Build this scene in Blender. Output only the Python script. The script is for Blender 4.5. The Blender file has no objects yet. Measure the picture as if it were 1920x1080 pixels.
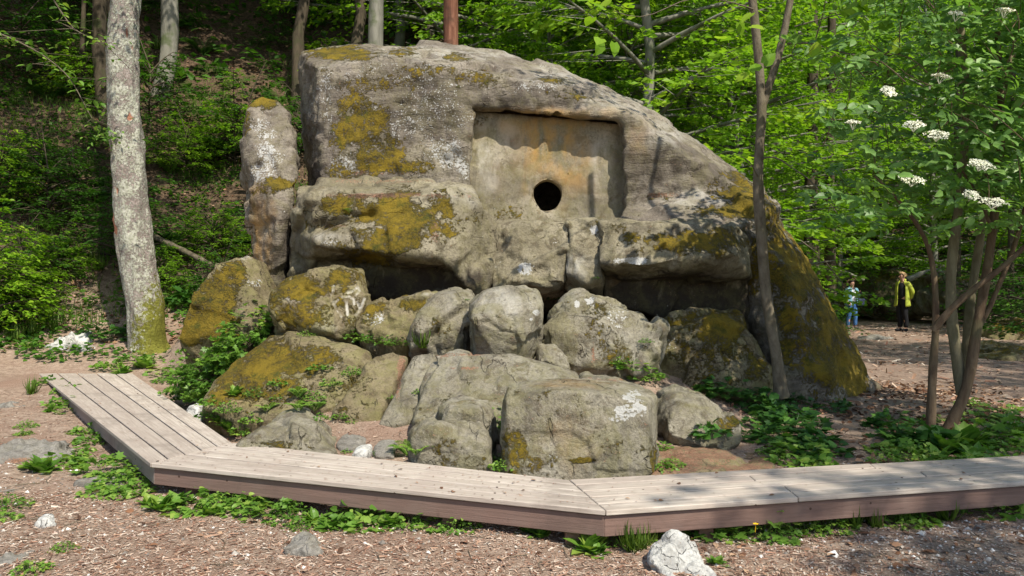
import bpy, bmesh, math, random
import numpy as np
from mathutils import Vector, Matrix, Euler
R = math.radians
random.seed(7); rng = np.random.default_rng(7)
scn = bpy.context.scene
C = scn.collection

# ------------------------------------------------------------------ camera, sky, sun, exposure
CAM_Z, HY, LENS = 1.6, 530.0, 26.5
F = LENS / 36.0 * 1920.0
cd = bpy.data.cameras.new("camera"); cam = bpy.data.objects.new("camera", cd); C.objects.link(cam)
cam.location = (0, 0, CAM_Z); cam.rotation_euler = (R(90), 0, 0)
cd.lens = LENS; cd.sensor_width = 36; cd.clip_start = 0.05; cd.clip_end = 2000
cd.shift_y = -(540.0 - HY) / 1920.0
scn.camera = cam
SUN_EL, SUN_X, SUN_Y = R(50), 0.52, -0.85          # direction towards the sun
sv = Vector((SUN_X, SUN_Y, 0)).normalized() * math.cos(SUN_EL); sv.z = math.sin(SUN_EL)
w = bpy.data.worlds.new("World"); scn.world = w; w.use_nodes = True
wn = w.node_tree; bg = wn.nodes["Background"]
sky = wn.nodes.new("ShaderNodeTexSky"); sky.sky_type = 'NISHITA'; sky.sun_disc = False
sky.sun_elevation = SUN_EL; sky.sun_rotation = math.atan2(SUN_X, SUN_Y)
wn.links.new(sky.outputs[0], bg.inputs[0]); bg.inputs[1].default_value = 0.13
sl = bpy.data.lights.new("sun", 'SUN'); sl.energy = 4.4; sl.angle = R(0.55); sl.color = (1, 0.93, 0.80)
so = bpy.data.objects.new("sun", sl); C.objects.link(so)
so.rotation_euler = sv.to_track_quat('Z', 'Y').to_euler()
scn.view_settings.view_transform = 'Standard'; scn.view_settings.look = 'None'
scn.view_settings.exposure = 0.5; scn.view_settings.gamma = 1
scn.render.engine = 'CYCLES'
scn.cycles.max_bounces = 6; scn.cycles.diffuse_bounces = 3; scn.cycles.transmission_bounces = 4
scn.cycles.transparent_max_bounces = 4

def P(px, py, d):
    return np.array([(px - 960) / F * d, d, CAM_Z + (HY - py) / F * d])

# ------------------------------------------------------------------ numpy noise
def _hash(ix, iy, iz, s):
    h = (ix * 73856093) ^ (iy * 19349663) ^ (iz * 83492791) ^ (s * 2654435761)
    h &= 0xffffffff
    h = ((h ^ (h >> 15)) * 2246822519) & 0xffffffff
    h = ((h ^ (h >> 13)) * 3266489917) & 0xffffffff
    return h ^ (h >> 16)
def pn(p, s=0):
    p = np.asarray(p, float); i = np.floor(p).astype(np.int64); f = p - i
    u = f * f * f * (f * (f * 6 - 15) + 10); out = 0
    for a in (0, 1):
        for b in (0, 1):
            for c in (0, 1):
                h = _hash(i[:, 0] + a, i[:, 1] + b, i[:, 2] + c, s)
                g = ((h & 1023) / 511.5 - 1) * (f[:, 0] - a) + (((h >> 10) & 1023) / 511.5 - 1) * (f[:, 1] - b) \
                    + (((h >> 20) & 1023) / 511.5 - 1) * (f[:, 2] - c)
                out = out + g * (u[:, 0] if a else 1 - u[:, 0]) * (u[:, 1] if b else 1 - u[:, 1]) * (u[:, 2] if c else 1 - u[:, 2])
    return out
def fbm(p, s=0, o=4, g=.5):
    r = 0; a = 1; p = np.asarray(p, float)
    for k in range(o):
        r = r + a * pn(p, s + k * 17); p = p * 2.03 + 5.2; a *= g
    return r
def worley(p, s=0):
    p = np.asarray(p, float); i = np.floor(p).astype(np.int64)
    f1 = np.full(len(p), 9.); f2 = f1.copy()
    for a in (-1, 0, 1):
        for b in (-1, 0, 1):
            for c in (-1, 0, 1):
                ci = i + np.array([a, b, c]); h = _hash(ci[:, 0], ci[:, 1], ci[:, 2], s)
                q = ci + np.stack([(h & 1023) / 1023., ((h >> 10) & 1023) / 1023., ((h >> 20) & 1023) / 1023.], 1)
                d = np.linalg.norm(p - q, axis=1)
                m = d < f1; f2 = np.where(m, f1, np.minimum(f2, d)); f1 = np.where(m, d, f1)
    return f1, f2
def facet(p, s=0):
    """planar chips: each cell tilts its own way, with small steps where cells meet"""
    p = np.asarray(p, float); i = np.floor(p).astype(np.int64); f1 = np.full(len(p), 9.); out = np.zeros(len(p))
    for a in (-1, 0, 1):
        for b in (-1, 0, 1):
            for c in (-1, 0, 1):
                ci = i + np.array([a, b, c]); h = _hash(ci[:, 0], ci[:, 1], ci[:, 2], s); g = _hash(ci[:, 0], ci[:, 1], ci[:, 2], s + 991)
                q = p - ci - np.stack([(h & 1023) / 1023., ((h >> 10) & 1023) / 1023., ((h >> 20) & 1023) / 1023.], 1)
                n = np.stack([(g & 1023) / 511.5 - 1, ((g >> 10) & 1023) / 511.5 - 1, ((g >> 20) & 1023) / 511.5 - 1], 1)
                d = np.linalg.norm(q, axis=1); m = d < f1; f1 = np.where(m, d, f1); out = np.where(m, (q * n).sum(1), out)
    return out
def sstep(a, b, x):
    t = np.clip((x - a) / (b - a), 0, 1); return t * t * (3 - 2 * t)

# ------------------------------------------------------------------ mesh helpers
def mk_mesh(name, v, faces, mats=(), smooth=True, attrs=None, mi=None):
    """faces: array (n,3) or (n,4), or a list of such arrays"""
    if not isinstance(faces, list): faces = [faces]
    faces = [np.asarray(f, dtype=np.int32) for f in faces if len(f)]
    me = bpy.data.meshes.new(name)
    v = np.asarray(v, dtype=np.float32)
    me.vertices.add(len(v)); me.vertices.foreach_set("co", v.ravel())
    tot = np.concatenate([np.full(len(f), f.shape[1], np.int32) for f in faces])
    idx = np.concatenate([f.ravel() for f in faces])
    me.loops.add(len(idx)); me.loops.foreach_set("vertex_index", idx)
    me.polygons.add(len(tot)); me.polygons.foreach_set("loop_start", np.concatenate([[0], np.cumsum(tot)[:-1]]).astype(np.int32))
    me.polygons.foreach_set("loop_total", tot)
    for m in mats: me.materials.append(m)
    if mi is not None: me.polygons.foreach_set("material_index", np.asarray(mi, np.int32))
    me.polygons.foreach_set("use_smooth", np.full(len(tot), bool(smooth)))
    me.update(calc_edges=True)
    if attrs:
        for k, a in attrs.items():
            a = np.asarray(a, np.float32)
            if a.ndim == 1:
                at = me.attributes.new(k, 'FLOAT', 'POINT'); at.data.foreach_set("value", a)
            else:
                at = me.attributes.new(k, 'FLOAT_COLOR', 'POINT'); at.data.foreach_set("color", np.c_[a, np.ones(len(a))].astype(np.float32).ravel())
    me.validate()
    return me
def tag(o, label=None, cat=None, group=None, kind=None):
    if label: o['label'] = label
    if cat: o['category'] = cat
    if group: o['group'] = group
    if kind: o['kind'] = kind
    return o
def link(name, me, parent=None, loc=None):
    o = bpy.data.objects.new(name, me); C.objects.link(o)
    if parent: o.parent = parent
    if loc is not None: o.location = loc
    return o
def empty(name, loc, label=None, cat=None, group=None):
    o = link(name, None, loc=tuple(loc)); o.empty_display_size = .2
    return tag(o, label, cat, group)
def copy_tree(o, parent=None):
    c = o.copy(); C.objects.link(c)
    if parent: c.parent = parent
    for ch in list(o.children): copy_tree(ch, c)
    return c
class MB:
    """collects geometry into one mesh"""
    def __init__(s): s.v = []; s.f3 = []; s.f4 = []; s.n = 0; s.t = []
    def add(s, v, f3=None, f4=None, tint=0.5):
        v = np.asarray(v, float); s.v.append(v)
        if f3 is not None and len(f3): s.f3.append(np.asarray(f3) + s.n)
        if f4 is not None and len(f4): s.f4.append(np.asarray(f4) + s.n)
        s.t.append(np.broadcast_to(np.asarray(tint, float), (len(v),)).copy()); s.n += len(v)
    def tube(s, pts, rad, sides=6, tint=.5, cap=True):
        pts = np.asarray(pts, float); n = len(pts); rad = np.broadcast_to(rad, (n,))
        tg = np.gradient(pts, axis=0); tg /= np.linalg.norm(tg, axis=1)[:, None] + 1e-9
        up = np.array([0, 0, 1.]) if abs(tg[0, 2]) < .9 else np.array([1., 0, 0])
        a = np.cross(tg, up); a /= np.linalg.norm(a, axis=1)[:, None] + 1e-9; b = np.cross(tg, a)
        th = np.arange(sides) * 2 * np.pi / sides
        v = (pts[:, None] + rad[:, None, None] * (np.cos(th)[None, :, None] * a[:, None] + np.sin(th)[None, :, None] * b[:, None])).reshape(-1, 3)
        i = np.arange(n - 1)[:, None] * sides; j = np.arange(sides)[None]; k = (j + 1) % sides
        f4 = np.stack([i + j, i + k, i + sides + k, i + sides + j], -1).reshape(-1, 4)
        f3 = None
        if cap:
            v = np.r_[v, pts[-1:]]; e = (n - 1) * sides
            f3 = np.stack([e + np.arange(sides), e + (np.arange(sides) + 1) % sides, np.full(sides, len(v) - 1)], 1)
        s.add(v, f3, f4, tint)
    def leaves(s, tpl, pos, dr, nm, L, tint=None, W=None):
        tv, tf = tpl; pos = np.asarray(pos, float); n = len(pos)
        if n == 0: return
        dr = np.broadcast_to(dr, (n, 3)); dr = dr / (np.linalg.norm(dr, axis=1)[:, None] + 1e-9)
        sd = np.cross(nm, dr); sd /= np.linalg.norm(sd, axis=1)[:, None] + 1e-9; nm = np.cross(dr, sd)
        L = np.broadcast_to(L, (n,)); W = L if W is None else np.broadcast_to(W, (n,))
        v = pos[:, None] + tv[None, :, 0:1] * (dr * L[:, None])[:, None] + tv[None, :, 1:2] * (sd * W[:, None])[:, None] + tv[None, :, 2:3] * (nm * L[:, None])[:, None]
        f = (tf[None] + (np.arange(n) * len(tv))[:, None, None]).reshape(-1, tf.shape[1])
        t = rng.random(n) if tint is None else np.broadcast_to(tint, (n,))
        s.add(v.reshape(-1, 3), f if tf.shape[1] == 3 else None, f if tf.shape[1] == 4 else None, np.repeat(t, len(tv)))
    def mesh(s, name, mats, smooth=True):
        fs = []
        if s.f3: fs.append(np.concatenate(s.f3))
        if s.f4: fs.append(np.concatenate(s.f4))
        return mk_mesh(name, np.concatenate(s.v), fs, mats if isinstance(mats, (list, tuple)) else [mats], smooth, {"tint": np.concatenate(s.t)})
# leaf templates (u along, v across, w up)
T_DIAM = (np.array([[0, 0, 0], [.45, .30, .06], [1, 0, -.04], [.45, -.30, .06]]), np.array([[0, 1, 2], [0, 2, 3]]))
T_LEAF = (np.array([[0, 0, 0], [.3, 0, .0], [.68, 0, -.02], [1, 0, -.12], [.28, .26, .05], [.64, .22, .03], [.28, -.26, .05], [.64, -.22, .03]]),
          np.array([[0, 1, 4], [1, 5, 4], [1, 2, 5], [2, 3, 5], [0, 6, 1], [1, 6, 7], [1, 7, 2], [2, 7, 3]]))
T_HEART = (np.array([[0, 0, 0], [.4, 0, -.02], [1, 0, -.14], [-.12, .24, .03], [.22, .46, .04], [.62, .32, 0], [-.12, -.24, .03], [.22, -.46, .04], [.62, -.32, 0]]),
           np.array([[0, 1, 3], [3, 1, 4], [4, 1, 5], [5, 1, 2], [0, 6, 1], [6, 7, 1], [7, 8, 1], [8, 2, 1]]))
def _lobed():
    a = np.radians([180, 140, 118, 95, 72, 52, 30, 14, 0]); r = np.array([.05, .34, .22, .50, .33, .60, .40, .48, .72])
    L = [[r[i] * math.cos(a[i]) + .28, r[i] * math.sin(a[i]), .05 * r[i]] for i in range(9)]
    Rr = [[x, -y, z] for x, y, z in L[1:-1]][::-1]
    v = np.array(L + Rr + [[.25, 0, -.02]]); n = len(v) - 1
    return v, np.array([[i, n, (i + 1) % n] for i in range(n)])
T_LOBED = _lobed()
T_BLADE = (np.array([[0, .03, 0], [0, -.03, 0], [.4, -.028, .10], [.4, .028, .10], [.75, -.018, .06], [.75, .018, .06], [1, 0, -.08]]),
           np.array([[0, 1, 2], [0, 2, 3], [3, 2, 4], [3, 4, 5], [5, 4, 6]]))
def rvec(n, sc=1.): return rng.normal(0, sc, (n, 3))

# ------------------------------------------------------------------ materials
class NT:
    def __init__(s, name):
        s.m = bpy.data.materials.new(name); s.m.use_nodes = True; s.t = s.m.node_tree; s.b = s.t.nodes["Principled BSDF"]
        s.out = s.t.nodes["Material Output"]
    def n(s, typ, **kw):
        nd = s.t.nodes.new(typ)
        for k, v in kw.items(): setattr(nd, k, v)
        return nd
    def l(s, a, b): s.t.links.new(a, b)
    def val(s, sock, v):
        if isinstance(v, bpy.types.NodeSocket): s.l(v, sock)
        else: sock.default_value = v
    def coord(s, sc=(1, 1, 1)):
        tc = s.n("ShaderNodeTexCoord"); mp = s.n("ShaderNodeMapping"); mp.inputs["Scale"].default_value = sc
        s.l(tc.outputs["Object"], mp.inputs[0]); return mp.outputs[0]
    def noise(s, vec, scale, detail=4, rough=.55, dist=0., out=0):
        nd = s.n("ShaderNodeTexNoise"); s.l(vec, nd.inputs["Vector"])
        nd.inputs["Scale"].default_value = scale; nd.inputs["Detail"].default_value = detail
        nd.inputs["Roughness"].default_value = rough; nd.inputs["Distortion"].default_value = dist; return nd.outputs[out]
    def voro(s, vec, scale, feature='F1', out="Distance", rand=1.):
        nd = s.n("ShaderNodeTexVoronoi", feature=feature); s.l(vec, nd.inputs["Vector"]); nd.inputs["Scale"].default_value = scale
        nd.inputs["Randomness"].default_value = rand; return nd.outputs[out]
    def math(s, op, a, b=0., c=None, clamp=False):
        nd = s.n("ShaderNodeMath", operation=op, use_clamp=clamp); s.val(nd.inputs[0], a); s.val(nd.inputs[1], b)
        if c is not None: s.val(nd.inputs[2], c)
        return nd.outputs[0]
    def ramp(s, v, lo, hi, a=0., b=1.):
        nd = s.n("ShaderNodeMapRange", interpolation_type='SMOOTHSTEP'); s.val(nd.inputs["Value"], v)
        nd.inputs["From Min"].default_value = lo; nd.inputs["From Max"].default_value = hi
        nd.inputs["To Min"].default_value = a; nd.inputs["To Max"].default_value = b; return nd.outputs[0]
    def mix(s, f, a, b, mode='MIX'):
        nd = s.n("ShaderNodeMix", data_type='RGBA', blend_type=mode); s.val(nd.inputs[0], f)
        for sock, v in ((nd.inputs[6], a), (nd.inputs[7], b)):
            if isinstance(v, bpy.types.NodeSocket): s.l(v, sock)
            else: sock.default_value = (*v, 1) if len(v) == 3 else v
        return nd.outputs[2]
    def attr(s, name, out="Fac"):
        nd = s.n("ShaderNodeAttribute", attribute_name=name); return nd.outputs[out]
    def bump(s, h, dist=.02, strength=1., nrm=None):
        nd = s.n("ShaderNodeBump"); s.l(h, nd.inputs["Height"]); nd.inputs["Distance"].default_value = dist
        nd.inputs["Strength"].default_value = strength
        if nrm is not None: s.l(nrm, nd.inputs["Normal"])
        s.l(nd.outputs[0], s.b.inputs["Normal"]); return nd.outputs[0]
    def done(s, col=None, rough=.9, spec=.2):
        if col is not None: s.val(s.b.inputs["Base Color"], col if isinstance(col, bpy.types.NodeSocket) else (*col, 1))
        s.val(s.b.inputs["Roughness"], rough); s.b.inputs["Specular IOR Level"].default_value = spec
        return s.m
def plain(name, col, rough=.8, spec=.2, var=.25, scale=12):
    t = NT(name); v = t.coord(); n = t.noise(v, scale, 5)
    c = t.mix(t.ramp(n, .3, .7), tuple(x * (1 - var) for x in col), tuple(min(1, x * (1 + var)) for x in col))
    t.bump(n, .005, .5); return t.done(c, rough, spec)
def leaf_mat(name, c_dark, c_mid, c_light, trans=.45, hue=.3, rough=.5, spec=.3):
    t = NT(name); a = t.attr("tint"); oi = t.n("ShaderNodeObjectInfo")
    v = t.math('ADD', t.math('MULTIPLY', a, 1 - hue), t.math('MULTIPLY', oi.outputs["Random"], hue))
    c = t.mix(t.ramp(v, .0, .5), c_dark, c_mid); c = t.mix(t.ramp(v, .5, 1.), c, c_light)
    t.done(c, rough, spec)
    tr = t.n("ShaderNodeBsdfTranslucent"); t.l(t.mix(1., c, (1.15, 1.25, .55), 'MULTIPLY'), tr.inputs[0])
    mx = t.n("ShaderNodeMixShader"); mx.inputs[0].default_value = trans
    t.l(t.b.outputs[0], mx.inputs[1]); t.l(tr.outputs[0], mx.inputs[2]); t.l(mx.outputs[0], t.out.inputs[0])
    return t.m

def rock_mat(name, c1, c2, c3, moss1=(.22, .155, .016), moss2=(.07, .062, .012), bump=1., speck=.6, strata=0., green=.25):
    t = NT(name); v = t.coord()
    n1 = t.noise(v, 1.3, 6, .6, .6); n2 = t.noise(v, 6, 8, .65, .4); n3 = t.noise(v, 32, 6, .7); n4 = t.noise(v, 110, 4, .7)
    c = t.mix(t.ramp(n1, .38, .62), c1, c2); c = t.mix(t.math('MULTIPLY', t.ramp(n2, .5, .62), .9), c, c3)
    # grain: fine lights and darks, rain streaks, pits
    c = t.mix(t.ramp(n3, .44, .66, 0, .6), c, tuple(x * .38 for x in c1))
    c = t.mix(t.ramp(n4, .52, .70, 0, .6 * speck), c, tuple(min(1, x * 1.7 + .05) for x in c2))
    st = t.noise(t.coord((1.3, 1.3, .3)), 3.5, 7, .7, .8)
    c = t.mix(t.ramp(st, .50, .66, 0, .6), c, tuple(x * .45 for x in c1))
    pit = t.ramp(t.voro(t.coord((1, 1, 1.5)), 34), .0, .22, 1., 0.); pit = t.math('MULTIPLY', pit, t.ramp(n2, .45, .6))
    c = t.mix(t.math('MULTIPLY', pit, .6), c, tuple(x * .3 for x in c1))
    m1 = t.n("ShaderNodeSeparateColor"); t.l(t.attr("mask", "Color"), m1.inputs[0])
    m2 = t.n("ShaderNodeSeparateColor"); t.l(t.attr("mask2", "Color"), m2.inputs[0]); c = t.mix(t.ramp(t.noise(v, .8, 3), .3, .7, .0, .5), c, tuple(x * .6 for x in c1))
    # mask2: r warm ochre staining, g dark weathering crust plus painted-in shade, b pale rock, often on tops
    vs = t.coord((1, 1, .35)); ns = t.noise(vs, 5, 5, .6, .3)
    c = t.mix(t.math('MULTIPLY', m2.outputs[0], t.ramp(ns, .3, .62), clamp=True), c, (.44, .25, .07))
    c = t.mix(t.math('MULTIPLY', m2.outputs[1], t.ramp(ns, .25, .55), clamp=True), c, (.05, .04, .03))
    c = t.mix(t.math('MULTIPLY', m2.outputs[2], t.ramp(ns, .36, .6), clamp=True), c, (.50, .475, .42))
    # greenish algae film
    c = t.mix(t.math('MULTIPLY', t.ramp(t.math('ADD', t.math('MULTIPLY', t.noise(v, 2.6, 5, .6, 1.), .6), t.math('MULTIPLY', t.noise(v, 24, 6, .75), .4)), .44, .60), green), c, (.20, .185, .07))
    # pale crustose lichen: patches with crisp crumbly edges
    lv = t.noise(v, 16, 8, .8, .5); lp = t.voro(v, 11)
    lm = t.math('ADD', t.math('MULTIPLY', m1.outputs[1], .9), t.math('ADD', t.math('MULTIPLY', t.noise(v, 3.2, 5, .6), .5), t.math('MULTIPLY', lv, 1.5)))
    lm = t.math('SUBTRACT', lm, t.math('MULTIPLY', t.voro(v, 38), .5))
    lf = t.ramp(lm, 1.22, 1.36)
    # scattered round spots
    sp = t.voro(v, 5.5); spn = t.noise(v, 1.1, 3)
    spot = t.math('MULTIPLY', t.math('LESS_THAN', t.math('ADD', sp, t.math('MULTIPLY', n3, .12)), t.ramp(spn, .5, .75, .06, .19)), .7)
    c = t.mix(t.math('MULTIPLY', spot, speck), c, (.42, .42, .36))
    c = t.mix(lf, c, t.mix(n3, (.33, .33, .31), (.54, .53, .50)))
    # moss
    mn = t.noise(v, 9, 8, .72, .3); mb = t.noise(v, 2.4, 4, .6)
    mm = t.math('ADD', m1.outputs[0], t.math('ADD', t.math('MULTIPLY', t.math('SUBTRACT', mn, .5), 2.1), t.math('ADD', t.math('MULTIPLY', t.math('SUBTRACT', mb, .5), 1.), t.math('MULTIPLY', t.math('SUBTRACT', n3, .5), 1.5))))
    mf = t.ramp(mm, .40, .72)
    mc = t.mix(t.ramp(t.noise(v, 45, 5, .7), .35, .65), moss2, moss1); mc = t.mix(t.ramp(mb, .4, .65), mc, tuple(x * 1.35 for x in moss1)); mc = t.mix(t.ramp(t.noise(v, 5, 6, .7), .52, .68, 0, .8), mc, (.055, .075, .014))
    c = t.mix(mf, c, mc)
    # fallen red-brown needles and leaf crumbs
    ln = t.noise(t.coord((1, 1, 1)), 60, 4, .7)
    lt = t.ramp(t.math('ADD', m1.outputs[2], t.math('ADD', t.math('MULTIPLY', t.math('SUBTRACT', ln, .5), 2.6), t.math('MULTIPLY', t.math('SUBTRACT', n2, .5), 2.))), .5, .7)
    c = t.mix(lt, c, t.mix(t.ramp(ln, .4, .6), (.15, .075, .045), (.29, .17, .11)))
    h = t.math('ADD', t.math('MULTIPLY', n2, .5), t.math('MULTIPLY', n3, .22)); h = t.math('ADD', h, t.math('MULTIPLY', n4, .05))
    h = t.math('ADD', h, t.math('MULTIPLY', mf, t.math('ADD', .2, t.math('MULTIPLY', t.noise(v, 48, 6, .75), .7))))
    if strata:
        sn = t.noise(t.coord((1.2, 1.2, 7)), 3.2, 6, .65, .7); h = t.math('ADD', h, t.math('MULTIPLY', sn, strata))
    if not name.startswith(('pale', 'dressed')):
        cn = t.noise(t.coord((1, 1, 2.3)), 1.0, 5, .45, .3); ck = t.ramp(t.math('ABSOLUTE', t.math('SUBTRACT', cn, .5)), .0, .0075, 1., 0.)
        c2n = t.noise(t.coord((2.2, 1, .8)), 1.2, 5, .45, .2); ck2 = t.ramp(t.math('ABSOLUTE', t.math('SUBTRACT', c2n, .5)), .0, .006, 1., 0.)
        gate = t.ramp(t.noise(v, 1.9, 3), .53, .62); gate2 = t.ramp(t.noise(v, 1.4, 3, out=0), .44, .38)
        ck = t.math('MAXIMUM', t.math('MULTIPLY', ck, gate), t.math('MULTIPLY', t.math('MULTIPLY', ck2, gate2), .8))
        c = t.mix(t.math('MULTIPLY', ck, .5), c, (.04, .032, .022)); h = t.math('SUBTRACT', h, t.math('MULTIPLY', ck, .3))
    if name.startswith('pale'):
        ed = t.voro(t.mix(.12, t.coord(), t.noise(v, 6, 4, .6, out=1)), 9, 'DISTANCE_TO_EDGE'); k = t.math('MULTIPLY', t.ramp(ed, .022, .0), t.ramp(n2, .46, .58)); c = t.mix(t.math('MULTIPLY', k, .6), c, (.10, .09, .08)); h = t.math('SUBTRACT', h, t.math('MULTIPLY', k, .4))
    t.bump(h, .075 * bump, .95)
    return t.done(c, .88, .25)

M = {}
M['body'] = rock_mat("weathered_sandstone", (.195, .163, .130), (.34, .298, .24), (.09, .072, .055), bump=1.1, strata=.35)
M['ledge'] = rock_mat("ledge_sandstone", (.22, .19, .125), (.34, .30, .215), (.10, .08, .05), bump=1.2)
M['portal'] = rock_mat("dressed_portal_stone", (.27, .235, .165), (.38, .335, .25), (.17, .14, .085), bump=.35, speck=.3, green=.35)
M['boulder'] = rock_mat("grey_boulder", (.23, .205, .15), (.39, .36, .29), (.10, .08, .055), bump=1.3, speck=.6, green=.38)
M['mossy'] = rock_mat("mossy_boulder", (.20, .16, .09), (.30, .25, .155), (.10, .075, .04), bump=1.3, green=.6)
M['flank'] = rock_mat("mossy_flank_stone", (.20, .175, .13), (.27, .24, .18), (.10, .085, .06), moss1=(.20, .17, .022), moss2=(.075, .08, .014), bump=1.3, strata=.2, green=.4)
M['pale'] = rock_mat("pale_limestone", (.56, .55, .51), (.72, .71, .67), (.36, .35, .33), bump=1.2, speck=.3, green=.0)
M['stone'] = rock_mat("grey_ground_stone", (.22, .205, .18), (.32, .30, .265), (.14, .125, .105), bump=.8, green=.15)

M['leaf_far'] = leaf_mat("beech_leaf", (.09, .19, .012), (.19, .36, .022), (.36, .50, .04), .5)
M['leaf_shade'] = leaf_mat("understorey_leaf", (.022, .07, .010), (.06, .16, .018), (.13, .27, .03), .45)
M['leaf_elder'] = leaf_mat("elder_leaf", (.08, .18, .035), (.21, .37, .09), (.38, .52, .19), .4, rough=.42, spec=.5)
M['leaf_ground'] = leaf_mat("ground_leaf", (.055, .14, .016), (.15, .29, .04), (.32, .43, .08), .38, rough=.45, spec=.4)
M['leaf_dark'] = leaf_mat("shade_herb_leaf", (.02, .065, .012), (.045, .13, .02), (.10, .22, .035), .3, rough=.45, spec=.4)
M['grass'] = leaf_mat("grass_blade", (.05, .10, .012), (.11, .19, .025), (.22, .29, .06), .35)
M['flower'] = plain("elder_flower", (.80, .79, .62), .8, .1, .1)
M['yellow'] = plain("yellow_petal", (.75, .45, .02), .7, .1, .1)

def bark(name, c1, c2, c3, scale=9, stretch=.3, lich=0., moss=0.):
    t = NT(name); v = t.coord((1, 1, stretch)); v0 = t.coord()
    n = t.noise(v, scale, 8, .7, .5); m = t.noise(v0, 2.5, 4)
    c = t.mix(t.ramp(n, .35, .65), c1, c2); c = t.mix(t.ramp(m, .5, .7), c, c3)
    h = t.math('MULTIPLY', n, 1.)
    if lich:
        vo = t.voro(t.coord((1, 1, .75)), 26, 'F1'); e = t.noise(v0, 30, 6, .75)
        l = t.ramp(t.math('ADD', t.math('MULTIPLY', e, 1.2), t.math('MULTIPLY', t.noise(v0, 5, 4), .7)), .86, .98)
        c = t.mix(t.math('MULTIPLY', l, lich), c, t.mix(vo, (.26, .28, .19), (.50, .50, .43)))
        h = t.math('ADD', h, t.math('MULTIPLY', l, .5)); h = t.math('SUBTRACT', h, t.math('MULTIPLY', vo, .5))
        rp = t.ramp(t.noise(t.coord((1.6, 1.6, .8)), 1.9, 2, .4, .2), .70, .72)   # bare patches where bark has flaked
        c = t.mix(rp, c, (.36, .17, .11)); h = t.math('SUBTRACT', h, t.math('MULTIPLY', rp, .6))
    if moss:
        tc = t.n("ShaderNodeTexCoord"); sx = t.n("ShaderNodeSeparateXYZ"); t.l(tc.outputs["Object"], sx.inputs[0])
        f = t.math('ADD', t.ramp(sx.outputs[2], .0, 2.2, .52, -.1), t.math('SUBTRACT', t.math('MULTIPLY', t.noise(v0, 14, 8, .8), 2.2), .95))
        f = t.math('ADD', f, t.math('MULTIPLY', sx.outputs[0], 1.1))
        c = t.mix(t.ramp(f, .42, .6), c, (.17, .17, .03))
    t.bump(h, .03, .8); return t.done(c, .9, .15)
M['bark_lichen'] = bark("lichen_bark", (.20, .16, .14), (.34, .29, .26), (.27, .22, .20), 14, .6, .85, 1)
M['bark_grey'] = bark("grey_beech_bark", (.15, .145, .12), (.25, .24, .20), (.10, .12, .06), 7, .25)
M['bark_dark'] = bark("dark_bark", (.05, .04, .028), (.10, .08, .055), (.06, .065, .03), 9, .25)
M['bark_red'] = bark("red_brown_bark", (.13, .055, .035), (.27, .13, .085), (.08, .045, .03), 11, .12)
M['bark_slim'] = bark("slim_tree_bark", (.10, .08, .055), (.19, .16, .115), (.13, .115, .07), 12, .5)
M['bark_elder'] = bark("elder_bark", (.095, .06, .038), (.17, .12, .075), (.13, .11, .06), 12, .3)
M['bark_elder_pale'] = bark("elder_pale_bark", (.15, .125, .075), (.23, .20, .125), (.13, .12, .06), 12, .3)

def wood(name, c1, c2, c3):
    t = NT(name); v = t.coord((1, 1, 1)); g = t.coord((1.2, 26, 26)); oi = t.n("ShaderNodeObjectInfo")
    ad = t.n("ShaderNodeVectorMath", operation='ADD'); t.l(g, ad.inputs[0])
    sc = t.n("ShaderNodeVectorMath", operation='SCALE'); t.l(oi.outputs["Random"], sc.inputs["Scale"]); sc.inputs[0].default_value = (37, 51, 13); t.l(sc.outputs[0], ad.inputs[1])
    n = t.noise(ad.outputs[0], 1.6, 8, .65, 1.2); m = t.noise(v, 3.1, 5, .6); st = t.noise(v, 9, 6, .7)
    c = t.mix(t.ramp(n, .32, .68), c1, c2); c = t.mix(t.ramp(m, .45, .72, 0, .75), c, c3)
    c = t.mix(t.ramp(oi.outputs["Random"], 0, 1, 0, .55), c, tuple(x * .82 for x in c3)); gr = t.noise(v, 1.1, 7, .7, 1.); c = t.mix(t.ramp(gr, .52, .7, 0, .55), c, tuple(x * .55 for x in c3))
    c = t.mix(t.ramp(st, .62, .75, 0, .5), c, tuple(x * .5 for x in c1))
    k = t.voro(v, 7.0); c = t.mix(t.math('LESS_THAN', k, .06), c, (.06, .035, .025))
    t.bump(n, .006, .7); return t.done(c, .75, .3)
M['deck'] = wood("weathered_deck_board", (.35, .295, .245), (.58, .515, .445), (.40, .33, .28))
M['fascia'] = wood("brown_stained_board", (.15, .088, .07), (.235, .14, .112), (.21, .145, .12))
M['fascia_pale'] = wood("worn_grey_board", (.24, .195, .17), (.33, .275, .24), (.26, .195, .175))
M['post'] = wood("post_wood", (.13, .07, .045), (.21, .12, .08), (.15, .09, .06))

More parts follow.
